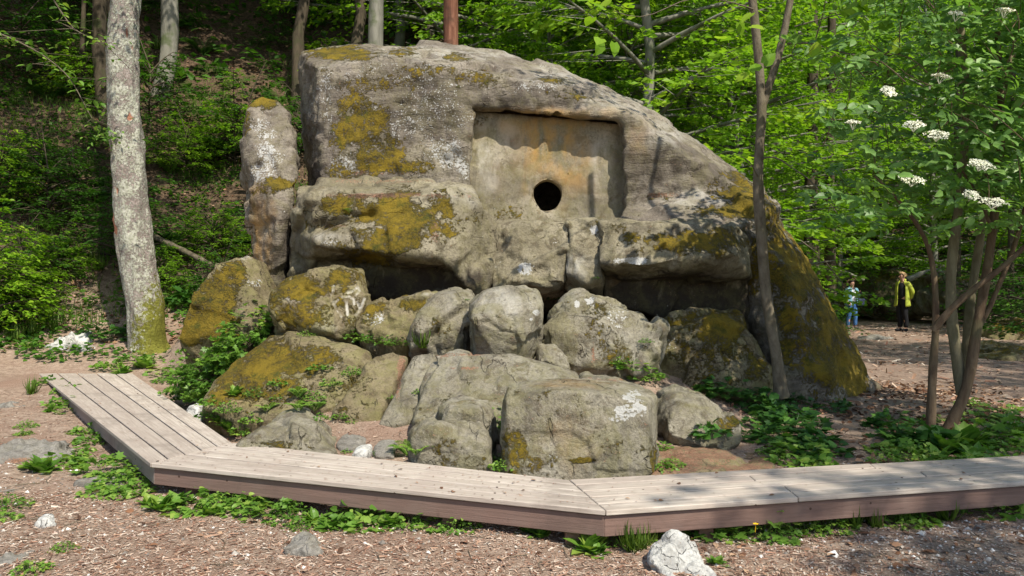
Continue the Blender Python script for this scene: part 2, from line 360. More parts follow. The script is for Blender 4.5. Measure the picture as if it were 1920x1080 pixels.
# ------------------------------------------------------------------ terrain
def hmap(x, y):
    x = np.asarray(x, float); y = np.asarray(y, float); x, y = np.broadcast_arrays(x, y)
    left = np.interp(y, [5.0, 6.3, 9, 11, 12.6, 14.2, 30], [0, .03, .09, .17, .46, .84, 1.1]) * (1 - sstep(-5.0, -3.2, x))
    mid = np.interp(y, [5.0, 5.6, 6.4, 6.9, 7.6, 8.3, 9, 11, 12.6, 14.2, 20], [0, .06, .10, .15, .30, .50, .64, .85, .9, .9, 1.0])
    wx = sstep(.12, 1.3, x - np.interp(y, [5, 6.3, 11.9, 20], [-1.55, -2.34, -6.1, -9])) * (1 - sstep(1.1, 2.6, x + (y - 6) * -.12))
    rt = np.interp(y, [5.1, 6, 9, 12], [0, .12, .14, .0]) * sstep(1.1, 2.6, x) * (1 - sstep(5.2, 6.5, x))
    h = np.maximum(left, mid * wx) + rt * (1 - wx)
    y0 = np.interp(x, [-40, -14, -7, -3, 0, 5, 9, 14, 60], [4, 11, 15.0, 16.5, 17.5, 25, 32, 34, 30])
    s = np.interp(x, [-14, -5, 4, 12, 60], [.82, .8, .62, .5, .5])
    t = y - y0; h = h + s * (np.sqrt(t * t + 3) + t) / 2 * (1 - .0 * t)
    h = h - s * .12 * np.exp(-np.abs(t) / 6)
    p = np.stack([x.ravel(), y.ravel(), np.zeros(x.size)], 1)
    hillw = sstep(-1, 10, t).ravel()
    n = fbm(p * .9, 3, 4) * .05 + fbm(p * 5, 9, 3) * .012 + fbm(p * .25, 21, 4) * hillw * 1.3
    return h + n.reshape(x.shape)
def hz(x, y): return float(hmap(np.array([x]), np.array([y]))[0])
def axis(a, b, step, lo, hi, n):
    core = np.arange(a, b + step, step)
    L = a - np.cumsum(np.geomspace(step, 1, n) ** 1); 
    def ext(start, end, sgn):
        g = np.geomspace(step * 1.1, abs(end - start) / 6, n); g = np.cumsum(g); g = g / g[-1] * abs(end - start); return start + sgn * g
    return np.concatenate([ext(a, lo, -1)[::-1], core, ext(core[-1], hi, 1)])
gx = axis(-8, 8, .08, -160, 160, 60); gy = axis(2.6, 13, .07, -60, 220, 75)
X, Y = np.meshgrid(gx, gy); Z = hmap(X, Y)
nx, ny = len(gx), len(gy)
i = (np.arange(ny - 1)[:, None] * nx + np.arange(nx - 1)[None]).reshape(-1)
pp = np.stack([X.ravel(), Y.ravel(), np.zeros(X.size)], 1)
wood_w = sstep(-1.5, 2, (Y - np.interp(X, [-40, -14, -7, -3, 0, 5, 9, 14, 60], [4, 11, 15.0, 16.5, 17.5, 25, 32, 34, 30]))).ravel()
gravel_w = sstep(-.5, 1.5, (X - 1.6 - (4.6 - Y) * .2)).ravel() * (1 - sstep(4.0, 4.9, Y)).ravel()
pathr = (sstep(3.2, 5.5, X) * (1 - sstep(30, 34, Y)) * sstep(7, 9, Y)).ravel()
def ground_mat():
    t = NT("forest_floor"); v = t.coord(); sp = t.n("ShaderNodeSeparateColor"); t.l(t.attr("mask", "Color"), sp.inputs[0])
    n1 = t.noise(v, .9, 5, .6, .5); n2 = t.noise(v, 14, 8, .75, .6); n3 = t.noise(v, 70, 5, .75); n4 = t.voro(v, 60)
    c = t.mix(t.ramp(n2, .35, .65), (.20, .14, .10), (.40, .305, .235)); c = t.mix(t.ramp(n1, .45, .68), c, (.25, .165, .12))
    c = t.mix(t.ramp(n3, .5, .64, 0, .7), c, (.44, .31, .245)); c = t.mix(t.ramp(n3, .42, .32, 0, .7), c, (.06, .03, .02))
    g = t.mix(t.ramp(n3, .35, .65), (.10, .085, .07), (.28, .25, .22)); c = t.mix(t.math('MULTIPLY', sp.outputs[1], .75), c, g)
    pth = t.mix(t.ramp(n2, .35, .65), (.17, .12, .095), (.30, .225, .18)); c = t.mix(t.math('MULTIPLY', sp.outputs[2], .7), c, pth)
    wd = t.mix(t.ramp(n2, .38, .6), (.04, .028, .018), (.135, .092, .06)); wd = t.mix(t.ramp(t.noise(v, 1.1, 6, .65), .52, .64, 0, .8), wd, (.035, .055, .012))
    c = t.mix(sp.outputs[0], c, wd)
    t.bump(t.math('ADD', t.math('MULTIPLY', n2, .5), t.math('MULTIPLY', n3, .4)), .03, .9); return t.done(c, .95, .1)
M['ground'] = ground_mat()
g = link("ground", mk_mesh("ground", np.stack([X.ravel(), Y.ravel(), Z.ravel()], 1), np.stack([i, i + 1, i + nx + 1, i + nx], 1), [M['ground']], True,
         {"mask": np.stack([wood_w, gravel_w, pathr], 1)})); tag(g, kind='structure', label='reddish brown forest floor strewn with wood chips and needles')

# ------------------------------------------------------------------ rock builder
def hull(pts):
    bm = bmesh.new()
    for p in pts: bm.verts.new(p)
    r = bmesh.ops.convex_hull(bm, input=bm.verts)
    kill = [e for e in r["geom_interior"] if isinstance(e, bmesh.types.BMVert)] + [e for e in r["geom_unused"] if isinstance(e, bmesh.types.BMVert)]
    if kill: bmesh.ops.delete(bm, geom=list(set(kill)), context='VERTS')
    bmesh.ops.recalc_face_normals(bm, faces=bm.faces)
    me = bpy.data.meshes.new("h"); bm.to_mesh(me); bm.free(); return me
def join_meshes(ms):
    bm = bmesh.new()
    for m in ms: bm.from_mesh(m)
    me = bpy.data.meshes.new("j"); bm.to_mesh(me); bm.free(); return me
def boolean(me, cutters):
    o = link("tmp", me); cs = []
    for c in cutters:
        co = link("cut", c); cs.append(co); md = o.modifiers.new("b", 'BOOLEAN'); md.operation = 'DIFFERENCE'; md.solver = 'EXACT'; md.object = co
    r = bpy.data.meshes.new_from_object(o.evaluated_get(bpy.context.evaluated_depsgraph_get()))
    for q in cs + [o]: bpy.data.objects.remove(q)
    return r
def remesh(me, vox):
    o = link("tmp", me); md = o.modifiers.new("r", 'REMESH'); md.mode = 'VOXEL'; md.voxel_size = vox
    r = bpy.data.meshes.new_from_object(o.evaluated_get(bpy.context.evaluated_depsgraph_get())); bpy.data.objects.remove(o)
    n = len(r.vertices); v = np.empty(n * 3); r.vertices.foreach_get("co", v)
    k = len(r.polygons); lt = np.empty(k, np.int32); r.polygons.foreach_get("loop_total", lt)
    li = np.empty(len(r.loops), np.int32); r.loops.foreach_get("vertex_index", li); ls = np.concatenate([[0], np.cumsum(lt)[:-1]])
    q = lt == 4; f4 = li[ls[q][:, None] + np.arange(4)]; f3 = li[ls[~q][:, None] + np.arange(3)] if (~q).any() else np.zeros((0, 3), int)
    bpy.data.meshes.remove(r)
    return v.reshape(-1, 3), f3, f4
def edges_of(f3, f4):
    e = [f4[:, [a, (a + 1) % 4]] for a in range(4)]
    if len(f3): e += [f3[:, [a, (a + 1) % 3]] for a in range(3)]
    e = np.concatenate(e); return e
def smooth_v(v, e, it, lam=.6):
    n = len(v); dg = np.bincount(e[:, 0], minlength=n) + 1e-9
    for _ in range(it):
        s = np.stack([np.bincount(e[:, 0], v[e[:, 1], k], minlength=n) for k in range(3)], 1) / dg[:, None]
        v = v + lam * (s - v)
    return v
def normals(v, f3, f4):
    n = np.zeros_like(v)
    fn = np.cross(v[f4[:, 2]] - v[f4[:, 0]], v[f4[:, 3]] - v[f4[:, 1]])
    for a in range(4):
        for k in range(3): n[:, k] += np.bincount(f4[:, a], fn[:, k], minlength=len(v))
    if len(f3):
        fn = np.cross(v[f3[:, 1]] - v[f3[:, 0]], v[f3[:, 2]] - v[f3[:, 0]])
        for a in range(3):
            for k in range(3): n[:, k] += np.bincount(f3[:, a], fn[:, k], minlength=len(v))
    return n / (np.linalg.norm(n, axis=1)[:, None] + 1e-12)
CH = dict(m=0, l=1, n=2, w=3, d=4, p=5)     # moss, lichen, needles, warm, dark crust with painted shade, pale
def make_rock(name, meshes, mat, vox=.03, sm=6, amp=1., seed=0, paint=(), d0=8., up_moss=0., base=None, parent=None, label=None, cat=None, group=None,
              strata=0., strokes=None, needles=0., size=None, post=None, kind=None):
    me = join_meshes(meshes) if len(meshes) > 1 else meshes[0]
    v, f3, f4 = remesh(me, vox); e = edges_of(f3, f4); v = smooth_v(v, e, sm)
    nm = normals(v, f3, f4)
    S = size or min(2.5, max(.15, float(np.ptp(v, axis=0).max())))
    q = v / S + seed * 3.7
    wq = fbm(q * 2, seed + 5, 3)[:, None] * np.array([.5, -.4, .3])
    d = fbm(q * 1.5, seed, 2) * .05 + facet(q * 2.0 + wq, seed) * .085 + facet(q * 4.7 + wq * 2, seed + 2) * .034 + facet(q * 10 + wq * 4, seed + 3) * .010
    d += fbm(q * 6, seed + 40, 5, .62) * .026
    d *= S * amp
    if strata:
        sp = v * np.array([1.6, 1.6, 7.5]) + fbm(v * 1.1, 77, 4)[:, None] * 2.2
        d += fbm(sp, 78, 4, .65) * strata * sstep(-.2, .5, 1 - np.abs(nm[:, 2]))
    v = v + nm * d[:, None]
    v = smooth_v(v, e, 2, .4)
    if post: v = post(v, nm)
    nm = normals(v, f3, f4)
    m = np.zeros((len(v), 6)); jit = fbm(v * 2.6, 51, 4, .65) * .75
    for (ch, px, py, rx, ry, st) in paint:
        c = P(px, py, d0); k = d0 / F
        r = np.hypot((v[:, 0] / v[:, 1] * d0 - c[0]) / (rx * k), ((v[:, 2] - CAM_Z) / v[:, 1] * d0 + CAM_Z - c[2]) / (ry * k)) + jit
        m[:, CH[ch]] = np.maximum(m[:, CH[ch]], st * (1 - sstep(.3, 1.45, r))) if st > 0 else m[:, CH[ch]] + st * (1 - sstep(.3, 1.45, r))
    if up_moss: m[:, 0] = np.maximum(m[:, 0], up_moss * sstep(.25, .75, nm[:, 2]))
    if needles: m[:, 2] = np.maximum(m[:, 2], needles * sstep(.75, .95, nm[:, 2]))
    if strokes:
        vx = v[:, 0] / v[:, 1] * F + 960; vy = HY - (v[:, 2] - CAM_Z) / v[:, 1] * F
        best = np.full(len(v), 99.)
        for pl in strokes:
            for (a, b) in zip(pl[:-1], pl[1:]):
                a = np.array(a, float); b = np.array(b, float); ab = b - a
                t = np.clip(((vx - a[0]) * ab[0] + (vy - a[1]) * ab[1]) / (ab @ ab), 0, 1)
                best = np.minimum(best, np.hypot(vx - a[0] - t * ab[0], vy - a[1] - t * ab[1]))
        k = (1 - sstep(1.2, 3.2, best)) * (nm[:, 1] < 0)
        m[:, 0] = np.where(k > .2, m[:, 0] * (1 - k) - k, m[:, 0]); m[:, 5] = np.maximum(m[:, 5], k * 1.3); v = v - nm * (k * .008)[:, None]
    if base is None: base = np.array([v[:, 0].mean(), v[:, 1].mean(), v[:, 2].min()])
    base = np.asarray(base, float)
    mm = np.clip(m, -1, 2)
    ms = mk_mesh(name, v - base, [f3, f4], [mat], True, {"mask": mm[:, :3], "mask2": np.clip(mm[:, 3:], 0, 2)})
    o = link(name, ms, parent, None if parent else base)
    if parent: o.location = base - np.array(parent.location)
    return tag(o, label, cat, group, kind)
def boulder_hull(outline, d, thick, bulge=.5, back=.75, sink=.35, lean=0., seed=0):
    """outline: pixels (x, y[, depth]) of the silhouette; a front face stands proud of it, a back face lies behind"""
    r = np.random.default_rng(seed); ys = [p[1] for p in outline]; y1 = max(ys); y0 = min(ys)
    o = np.array([P(p[0], p[1], d + lean * (y1 - p[1]) / (y1 - y0)) for p in outline]); c = o.mean(0); pts = list(o)
    f = c + (o - c) * (.80 + .12 * r.random((len(o), 1))); f[:, 1] -= thick * bulge * (.55 + .9 * r.random(len(o))); f[:, 0] = f[:, 0]; pts += list(f)
    b = c + (o - c) * back; b[:, 1] += thick * (.8 + .4 * r.random(len(o))); pts += list(b)
    lo = o[o[:, 2] < c[2]]; s = lo.copy(); s[:, 2] -= sink; s[:, 0] = c[0] + (s[:, 0] - c[0]) * .9; pts += list(s)
    s2 = s.copy(); s2[:, 1] += thick * .8; pts += list(s2)
    return hull(pts)

# ------------------------------------------------------------------ the dolmen
dol_base = P(1000, 700, 10.6); dol_base[2] = 0
dolmen = empty("dolmen", dol_base, "huge carved sandstone dolmen with a square recess and round entrance hole", "dolmen")
def PX(pts): return [P(*p) for p in pts]
A = hull(PX([(592, 128, 10.6), (614, 335, 10.5), (605, 470, 10.6), (600, 560, 11.0), (700, 116, 10.5), (870, 128, 10.42), (1040, 162, 10.4), (1180, 215, 10.35), (1300, 300, 10.35), (1372, 345, 10.5), (1390, 500, 10.6), (1400, 600, 11.0),
             (560, 97, 11.7), (640, 87, 12.0), (820, 84, 12.2), (930, 97, 12.2), (1040, 120, 12.2), (1140, 165, 12.2), (1250, 222, 12.2), (1345, 288, 12.2), (1430, 352, 12.0),
             (562, 150, 12.4), (576, 250, 12.4), (588, 335, 12.2), (600, 560, 12.2), (640, 130, 15), (1000, 170, 15.5), (1400, 380, 15), (640, 560, 15), (1450, 600, 15), (1440, 600, 12)]))
rec = hull(PX([(880, 196, 9.6), (1172, 226, 9.6), (1180, 430, 9.6), (872, 430, 9.6), (884, 200, 11.05), (1163, 226, 11.05), (1166, 425, 11.05), (880, 425, 11.05)]))
cave = hull(PX([(930, 250, 11.0), (1120, 265, 11.0), (1120, 430, 11.0), (930, 430, 11.0), (930, 270, 12.6), (1120, 280, 12.6), (1120, 420, 12.6), (930, 420, 12.6)]))
A = boolean(A, [rec, cave])
B = hull(PX([(1470, 500, 9.35), (1500, 600, 9.15), (1372, 318, 12), (1440, 372, 11.6), (1500, 458, 11.1), (1560, 560, 10.8), (1608, 655, 10.5), (1634, 742, 10.3), (1632, 800, 10.3),
             (1395, 415, 9.75), (1405, 520, 9.7), (1440, 640, 9.5), (1455, 745, 9.35), (1450, 800, 9.35), (1555, 748, 9.25), (1555, 800, 9.25), (1480, 520, 9.9), (1530, 620, 9.6), (1420, 620, 9.9),
             (1380, 330, 14), (1520, 560, 14), (1590, 780, 13.5), (1400, 780, 14), (1400, 780, 10)]))
B2 = hull(PX([(1450, 655, 9.35), (1530, 640, 9.4), (1560, 700, 9.1), (1575, 790, 9.05), (1450, 800, 9.1), (1450, 700, 9.1), (1560, 650, 9.9), (1440, 640, 10.), (1600, 800, 10), (1440, 800, 10)]))
Cc = hull(PX([(1178, 378, 10.6), (1230, 372, 10.5), (1330, 350, 10.5), (1400, 330, 10.9), (1460, 390, 10.6), (1440, 410, 9.9), (1390, 424, 9.55), (1250, 414, 9.8), (1150, 412, 10.1),
              (1150, 600, 10.9), (1400, 640, 10.9), (1440, 600, 10.9), (1150, 600, 11.5), (1400, 600, 11.5)]))
paint_body = [('m', 680, 230, 55, 60, .75), ('m', 715, 290, 70, 45, .75), ('m', 640, 320, 50, 20, .5), ('m', 640, 100, 90, 14, .85), ('m', 760, 97, 40, 10, .6), ('m', 860, 108, 30, 12, .6), ('m', 750, 312, 75, 16, .7),
              ('m', 900, 150, 50, 20, .6), ('m', 700, 160, 70, 25, .5), ('m', 1060, 180, 50, 14, .5), ('m', 1040, 150, 40, 8, .55), ('m', 810, 130, 60, 12, .5), ('m', 620, 130, 40, 14, .4),
              ('m', 1390, 370, 50, 45, 1.), ('m', 1380, 330, 40, 14, .7), ('m', 1450, 430, 40, 60, .7), ('m', 1500, 520, 70, 90, .95), ('m', 1550, 610, 75, 90, .9), ('m', 1590, 690, 65, 80, .9), ('m', 1440, 480, 50, 90, .75), ('m', 1530, 700, 60, 60, .5),
              ('m', 1480, 600, 30, 90, .6), ('m', 1330, 395, 60, 16, .5), ('m', 1240, 370, 40, 6, .5),
              ('l', 835, 285, 50, 32, .62), ('l', 660, 270, 60, 50, .4), ('l', 615, 165, 30, 50, .55), ('l', 640, 310, 50, 25, .6), ('l', 870, 310, 20, 40, .7), ('l', 1010, 165, 60, 16, .5), ('l', 1195, 330, 25, 40, .35), ('l', 800, 150, 60, 15, .3),
              ('l', 760, 210, 220, 140, .42), ('l', 1100, 150, 120, 60, .35), ('l', 1480, 700, 40, 50, .2),
              ('d', 790, 200, 90, 60, .6), ('d', 950, 190, 90, 16, .8), ('d', 1250, 300, 70, 50, .75), ('d', 640, 180, 40, 40, .4), ('d', 1450, 560, 40, 120, .6), ('d', 1330, 330, 60, 30, .5), ('d', 1040, 175, 100, 14, .5),
              ('n', 700, 325, 110, 5, .5), ('n', 1240, 366, 30, 6, .7), ('p', 1150, 200, 90, 30, .35), ('p', 850, 100, 200, 12, .5), ('p', 1050, 140, 60, 20, .5), ('p', 1250, 250, 60, 30, .5), ('p', 1320, 370, 70, 20, .6), ('w', 1200, 260, 30, 40, .3), ('w', 1030, 215, 130, 14, .7), ('m', 1040, 212, 80, 6, .5)]
body = make_rock("rock_body", [A, B, B2, Cc], M['body'], vox=.036, sm=2, amp=.42, seed=3, paint=paint_body, d0=10.5, base=dol_base, parent=dolmen, strata=.05, size=2.0)

# dressed facade slab with the round hole
PD = 10.70
def prism(outline, d1, d2):
    return hull([P(x, y, d1) for x, y in outline] + [np.array([P(x, y, d1)[0], d2, P(x, y, d1)[2]]) for x, y in outline])
slab = prism([(872, 205), (1172, 232), (1178, 440), (868, 440)], PD, PD + .24)
hc = P(1027, 366, PD); rx, rz = 27 / F * PD, 29 / F * PD
cut = hull([hc + np.array([rx * (.98 + .05 * math.sin(3 * a)) * math.cos(a), dy, rz * math.sin(a)]) for a in np.linspace(0, 2 * math.pi, 40, endpoint=False) for dy in (-.5, .6)])
slab = boolean(slab, [cut])
def slab_post(v, nm):
    # worn hollow rim and gentle dressing marks
    r = np.hypot((v[:, 0] - hc[0]) / rx, (v[:, 2] - hc[2]) / rz); v = v.copy()
    v[:, 1] += .02 * np.exp(-((r - 1) / .25) ** 2) * (nm[:, 1] < -.3)
    return v
make_rock("portal_slab", [slab], M['portal'], vox=.02, sm=2, amp=.16, seed=11, d0=PD, base=dol_base, parent=dolmen, size=1.6, post=slab_post,
          paint=[('w', 1030, 270, 60, 50, .9), ('w', 1090, 300, 40, 30, .5), ('w', 990, 240, 50, 20, .7), ('w', 1050, 230, 90, 12, .6), ('w', 1060, 330, 50, 25, .6), ('d', 960, 340, 40, 60, .35), ('d', 1010, 212, 120, 8, .8), ('d', 1080, 370, 40, 30, .35), ('d', 1160, 320, 10, 90, .6), ('d', 1115, 385, 45, 20, .4),  # dark strips along top and right edge paint the lintel and jamb shadow
                 ('p', 910, 290, 30, 60, .6), ('p', 1125, 300, 22, 55, .6), ('p', 960, 270, 20, 40, .35), ('m', 950, 400, 60, 14, .45), ('m', 900, 225, 40, 14, .25), ('w', 900, 250, 30, 20, .4), ('w', 1040, 290, 95, 85, .55), ('l', 940, 385, 40, 20, .3)])

L1 = hull(PX([(556, 348, 10.3), (700, 335, 10.65), (830, 337, 10.65), (885, 348, 10.5), (553, 366, 9.9), (585, 366, 9.45), (700, 362, 9.3), (850, 362, 9.3), (905, 385, 9.5), (915, 450, 9.5),
              (700, 470, 8.95), (820, 480, 8.98), (860, 490, 9.1), (590, 462, 9.15), (556, 470, 9.9), (557, 500, 10.4), (600, 492, 10.6), (700, 492, 10.6), (850, 500, 10.6), (600, 480, 10.9), (900, 480, 10.9)]))
L1b = hull(PX([(840, 362, 9.32), (905, 385, 9.5), (932, 425, 9.7), (935, 500, 9.6), (905, 565, 9.4), (880, 545, 9.28), (830, 488, 9.02), (835, 400, 9.2), (900, 560, 10.7), (935, 430, 10.6), (860, 500, 10.4), (850, 380, 10.6)]))
L1c = hull(PX([(552, 366, 9.95), (590, 380, 9.7), (592, 470, 9.6), (575, 560, 10.0), (553, 556, 10.1), (556, 400, 10.6), (590, 400, 10.6), (590, 560, 10.6), (556, 560, 10.6)]))
def ledge_groove(v, nm):
    v = v.copy(); px = v[:, 0] / v[:, 1] * F + 960; py = HY - (v[:, 2] - CAM_Z) / v[:, 1] * F
    line = 447 + (px - 600) * -.22
    g = np.exp(-((py - line + 22) / 12) ** 2) * (1 - sstep(690, 720, px)) * sstep(560, 600, px) * (nm[:, 1] < 0)
    v[:, 1] += .16 * g
    c = np.exp(-((px - (655 + (py - 430) * .35)) / 5) ** 2) * sstep(430, 445, py) * (1 - sstep(480, 500, py)) * (nm[:, 1] < 0); v[:, 1] += .08 * c
    return v
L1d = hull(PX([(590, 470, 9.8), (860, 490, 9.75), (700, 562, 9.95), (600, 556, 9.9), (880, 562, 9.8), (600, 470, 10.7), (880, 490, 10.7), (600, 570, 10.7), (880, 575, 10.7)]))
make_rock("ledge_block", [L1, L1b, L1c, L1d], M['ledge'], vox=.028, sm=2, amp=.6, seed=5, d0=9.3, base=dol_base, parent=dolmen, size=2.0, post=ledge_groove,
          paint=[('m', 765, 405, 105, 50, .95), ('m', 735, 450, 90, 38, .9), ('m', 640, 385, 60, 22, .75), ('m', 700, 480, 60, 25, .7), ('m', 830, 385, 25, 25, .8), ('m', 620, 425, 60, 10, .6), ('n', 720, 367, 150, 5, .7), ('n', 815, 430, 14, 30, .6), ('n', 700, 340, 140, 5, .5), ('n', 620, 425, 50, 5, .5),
                 ('d', 720, 535, 190, 44, 2.), ('d', 620, 400, 40, 16, .5), ('d', 566, 460, 16, 90, .6), ('l', 900, 470, 50, 70, .25), ('p', 860, 370, 60, 18, .3), ('l', 620, 455, 20, 8, .5), ('p', 620, 445, 60, 8, .4)])  # dark blobs: stain plus shade painted under the lip and on the left face
L2 = hull(PX([(915, 417, 10.6), (1080, 413, 10.6), (910, 420, 9.75), (1074, 413, 9.62), (1062, 470, 9.5), (1058, 530, 9.35), (1035, 528, 9.35), (960, 528, 9.4), (925, 545, 9.5), (910, 500, 9.7), (930, 560, 10), (1050, 556, 10), (930, 560, 10.7), (1070, 560, 10.7)]))
make_rock("ledge_block", [L2], M['ledge'], vox=.024, sm=2, amp=.7, seed=8, d0=9.6, base=dol_base, parent=dolmen, size=1.2,
          paint=[('l', 985, 505, 16, 12, .8), ('l', 1040, 450, 8, 20, .5)])
L3 = hull(PX([(1060, 413, 10.6), (1135, 412, 10.6), (1064, 413, 9.62), (1134, 411, 9.55), (1128, 525, 9.25), (1100, 532, 9.2), (1060, 512, 9.4), (1072, 470, 9.4), (1070, 555, 9.9), (1130, 560, 9.9), (1070, 560, 10.6), (1130, 560, 10.6)]))
make_rock("ledge_block", [L3], M['ledge'], vox=.02, sm=2, amp=.7, seed=14, d0=9.6, base=dol_base, parent=dolmen, size=.9,
          paint=[('p', 1080, 500, 25, 25, .7), ('l', 1115, 430, 10, 10, .8), ('m', 1125, 420, 12, 8, .5)])
L4 = hull(PX([(1124, 412, 10.6), (1385, 420, 10.6), (1120, 413, 9.4), (1200, 410, 9.2), (1370, 420, 9.15), (1402, 450, 9.5), (1408, 520, 9.4), (1125, 495, 9.1), (1200, 500, 8.92), (1290, 484, 8.88), (1380, 476, 8.95),
              (1130, 535, 10.2), (1230, 530, 10.4), (1330, 525, 10.4), (1412, 530, 10.3), (1130, 530, 10.8), (1400, 530, 10.8)]))
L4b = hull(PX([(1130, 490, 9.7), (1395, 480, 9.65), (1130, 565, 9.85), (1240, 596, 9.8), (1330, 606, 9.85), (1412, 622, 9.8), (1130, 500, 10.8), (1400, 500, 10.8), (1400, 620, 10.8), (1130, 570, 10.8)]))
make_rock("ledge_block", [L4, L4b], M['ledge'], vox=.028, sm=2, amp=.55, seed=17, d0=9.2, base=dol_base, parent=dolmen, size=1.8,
          paint=[('m', 1290, 455, 110, 28, .8), ('m', 1160, 435, 30, 30, .35), ('m', 1350, 440, 40, 20, .7), ('l', 1190, 488, 30, 8, 1.2), ('d', 1270, 565, 170, 58, 2.), ('d', 1240, 430, 90, 12, .5), ('d', 1150, 510, 40, 40, .7), ('w', 1160, 545, 25, 40, .4)])  # big dark blob mixes stain with shade painted below the overhang

# ------------------------------------------------------------------ boulders
BLD = "boulders piled in front of the dolmen"
def boulder(label, outline, d, thick, mat='boulder', vox=.022, sm=5, amp=1., seed=0, paint=(), up=0., name="boulder", group=BLD, cat="boulder", **kw):
    hk = {k: kw.pop(k) for k in ('bulge', 'back', 'sink', 'lean') if k in kw}
    return make_rock(name, [boulder_hull(outline, d, thick, seed=seed, **hk)], M[mat], vox, sm, amp, seed, paint, d, up, label=label, cat=cat, group=group, **kw)
# standing slab
S1 = hull(PX([(461, 205, 10.5), (485, 183, 10.7), (515, 184, 10.8), (541, 215, 10.6), (547, 262, 10.4), (560, 335, 10.2), (556, 345, 10.1), (505, 352, 9.95), (478, 352, 10.05), (454, 285, 10.4), (455, 230, 10.6), (470, 210, 11.6), (530, 210, 11.8), (555, 340, 11.6), (460, 350, 11.6)]))
S2 = hull(PX([(470, 340, 10.1), (505, 350, 9.9), (548, 352, 10.0), (536, 440, 9.95), (520, 425, 9.8), (462, 370, 10.3), (470, 440, 10.3), (500, 560, 10.2), (530, 575, 10.2), (534, 545, 10.3), (470, 340, 11.6), (548, 340, 11.6), (500, 620, 11.4), (535, 620, 11.4), (532, 640, 10.3), (505, 620, 10.3)]))
make_rock("standing_stone", [S1, S2], M['body'], .028, 3, .6, 21, d0=10.2, size=1.5, strata=.03, label="tall narrow upright stone with white lichen face at the dolmen's left side", cat="standing stone",
          paint=[('l', 500, 290, 42, 50, .62), ('l', 490, 240, 40, 40, .5), ('l', 480, 320, 20, 25, .6), ('m', 490, 192, 38, 14, 1.), ('m', 465, 230, 12, 30, .6), ('m', 528, 346, 35, 12, .95), ('m', 500, 360, 25, 10, .7), ('w', 490, 450, 25, 80, .7), ('d', 530, 500, 22, 90, .9), ('l', 530, 390, 16, 30, .3), ('m', 470, 440, 12, 80, .35)])
boulder("pointed mossy boulder with a bare tip at the left end of the pile", [(345, 640), (352, 615), (400, 540), (432, 495), (458, 480), (478, 490), (500, 535), (518, 575), (515, 640)], 9.2, .8, 'mossy', .022, 2, .5, 31,
        [('m', 400, 570, 65, 80, .85), ('m', 440, 500, 25, 16, .6), ('l', 460, 485, 16, 8, .5), ('l', 480, 530, 22, 14, .5), ('d', 450, 570, 40, 50, .5), ('m', 365, 620, 30, 30, .9), ('p', 460, 484, 12, 6, .8)], lean=.5, bulge=.5, sink=.4)  # dark blob paints the shaded middle of the face
K = [[(622, 553), (624, 567), (632, 580), (640, 594)], [(634, 562), (625, 570)], [(648, 558), (650, 572), (652, 590)], [(642, 557), (655, 556), (664, 562), (664, 570)], [(652, 549), (663, 545), (671, 538), (674, 545), (668, 552)], [(625, 537), (624, 552)], [(670, 566), (675, 580), (668, 592)], [(684, 560), (676, 578)]]
boulder("mossy rounded boulder with letters scratched into its face", [(515, 575), (522, 545), (540, 528), (590, 510), (640, 501), (678, 506), (688, 530), (691, 575), (672, 615), (640, 630), (560, 622), (520, 600)], 8.75, .7, 'mossy', .012, 16, .7, 32,
        [('m', 590, 540, 100, 45, .8), ('m', 560, 590, 60, 40, .65), ('m', 640, 520, 60, 26, .75), ('m', 655, 580, 50, 50, .45), ('p', 550, 560, 30, 10, .7), ('p', 620, 612, 40, 12, .4), ('l', 625, 535, 14, 6, .7), ('d', 610, 622, 50, 10, .6)], strokes=K, lean=.35)
boulder("small brown boulder with a yellow moss patch beside the lettered boulder", [(672, 610), (684, 580), (715, 562), (770, 550), (820, 547), (830, 560), (800, 600), (770, 640), (690, 640)], 8.6, .55, 'mossy', .018, 2, 1., 33,
        [('m', 775, 573, 30, 20, 1.), ('m', 700, 575, 40, 14, .6), ('l', 710, 600, 30, 20, .5), ('m', 690, 600, 20, 20, .4), ('n', 800, 590, 14, 10, .7), ('p', 795, 552, 30, 5, .6)], lean=.3)
boulder("grey wedge boulder leaning left of the round pale boulder", [(775, 625), (800, 580), (822, 550), (850, 541), (878, 544), (893, 565), (885, 600), (868, 655), (830, 662), (790, 645)], 8.4, .55, 'boulder', .018, 2, .8, 34,
        [('m', 815, 620, 30, 25, .3), ('p', 860, 560, 25, 20, .3), ('d', 850, 650, 30, 10, .3)], lean=.4)  # dark blob paints shade from the round boulder at the lower right
boulder("round pale grey boulder in the middle of the pile", [(879, 600), (882, 570), (905, 548), (940, 536), (985, 533), (1010, 542), (1020, 570), (1018, 600), (990, 640), (965, 668), (925, 662), (885, 645)], 8.0, .55, 'boulder', .014, 3, .5, 35,
        [('p', 960, 570, 55, 30, .5), ('d', 900, 630, 26, 20, .5), ('l', 1005, 586, 7, 6, 1.5), ('l', 996, 599, 4, 4, 1.5)], bulge=.6, lean=.2)  # dark blob paints the shaded lower left side
boulder("broad peaked boulder with pale lichen streaks under the right ledge", [(1010, 660), (1012, 610), (1040, 570), (1075, 548), (1105, 552), (1150, 568), (1200, 590), (1240, 610), (1245, 660), (1200, 705), (1080, 700), (1020, 685)], 8.5, .7, 'boulder', .022, 2, 1., 36,
        [('l', 1082, 570, 6, 8, 1.4), ('l', 1105, 562, 14, 10, .9), ('m', 1110, 600, 30, 50, .35), ('m', 1125, 585, 14, 20, .6), ('l', 1160, 600, 30, 40, .5), ('m', 1150, 660, 70, 30, .35), ('n', 1113, 665, 5, 22, .9), ('d', 1040, 600, 30, 30, .3)], lean=.5)
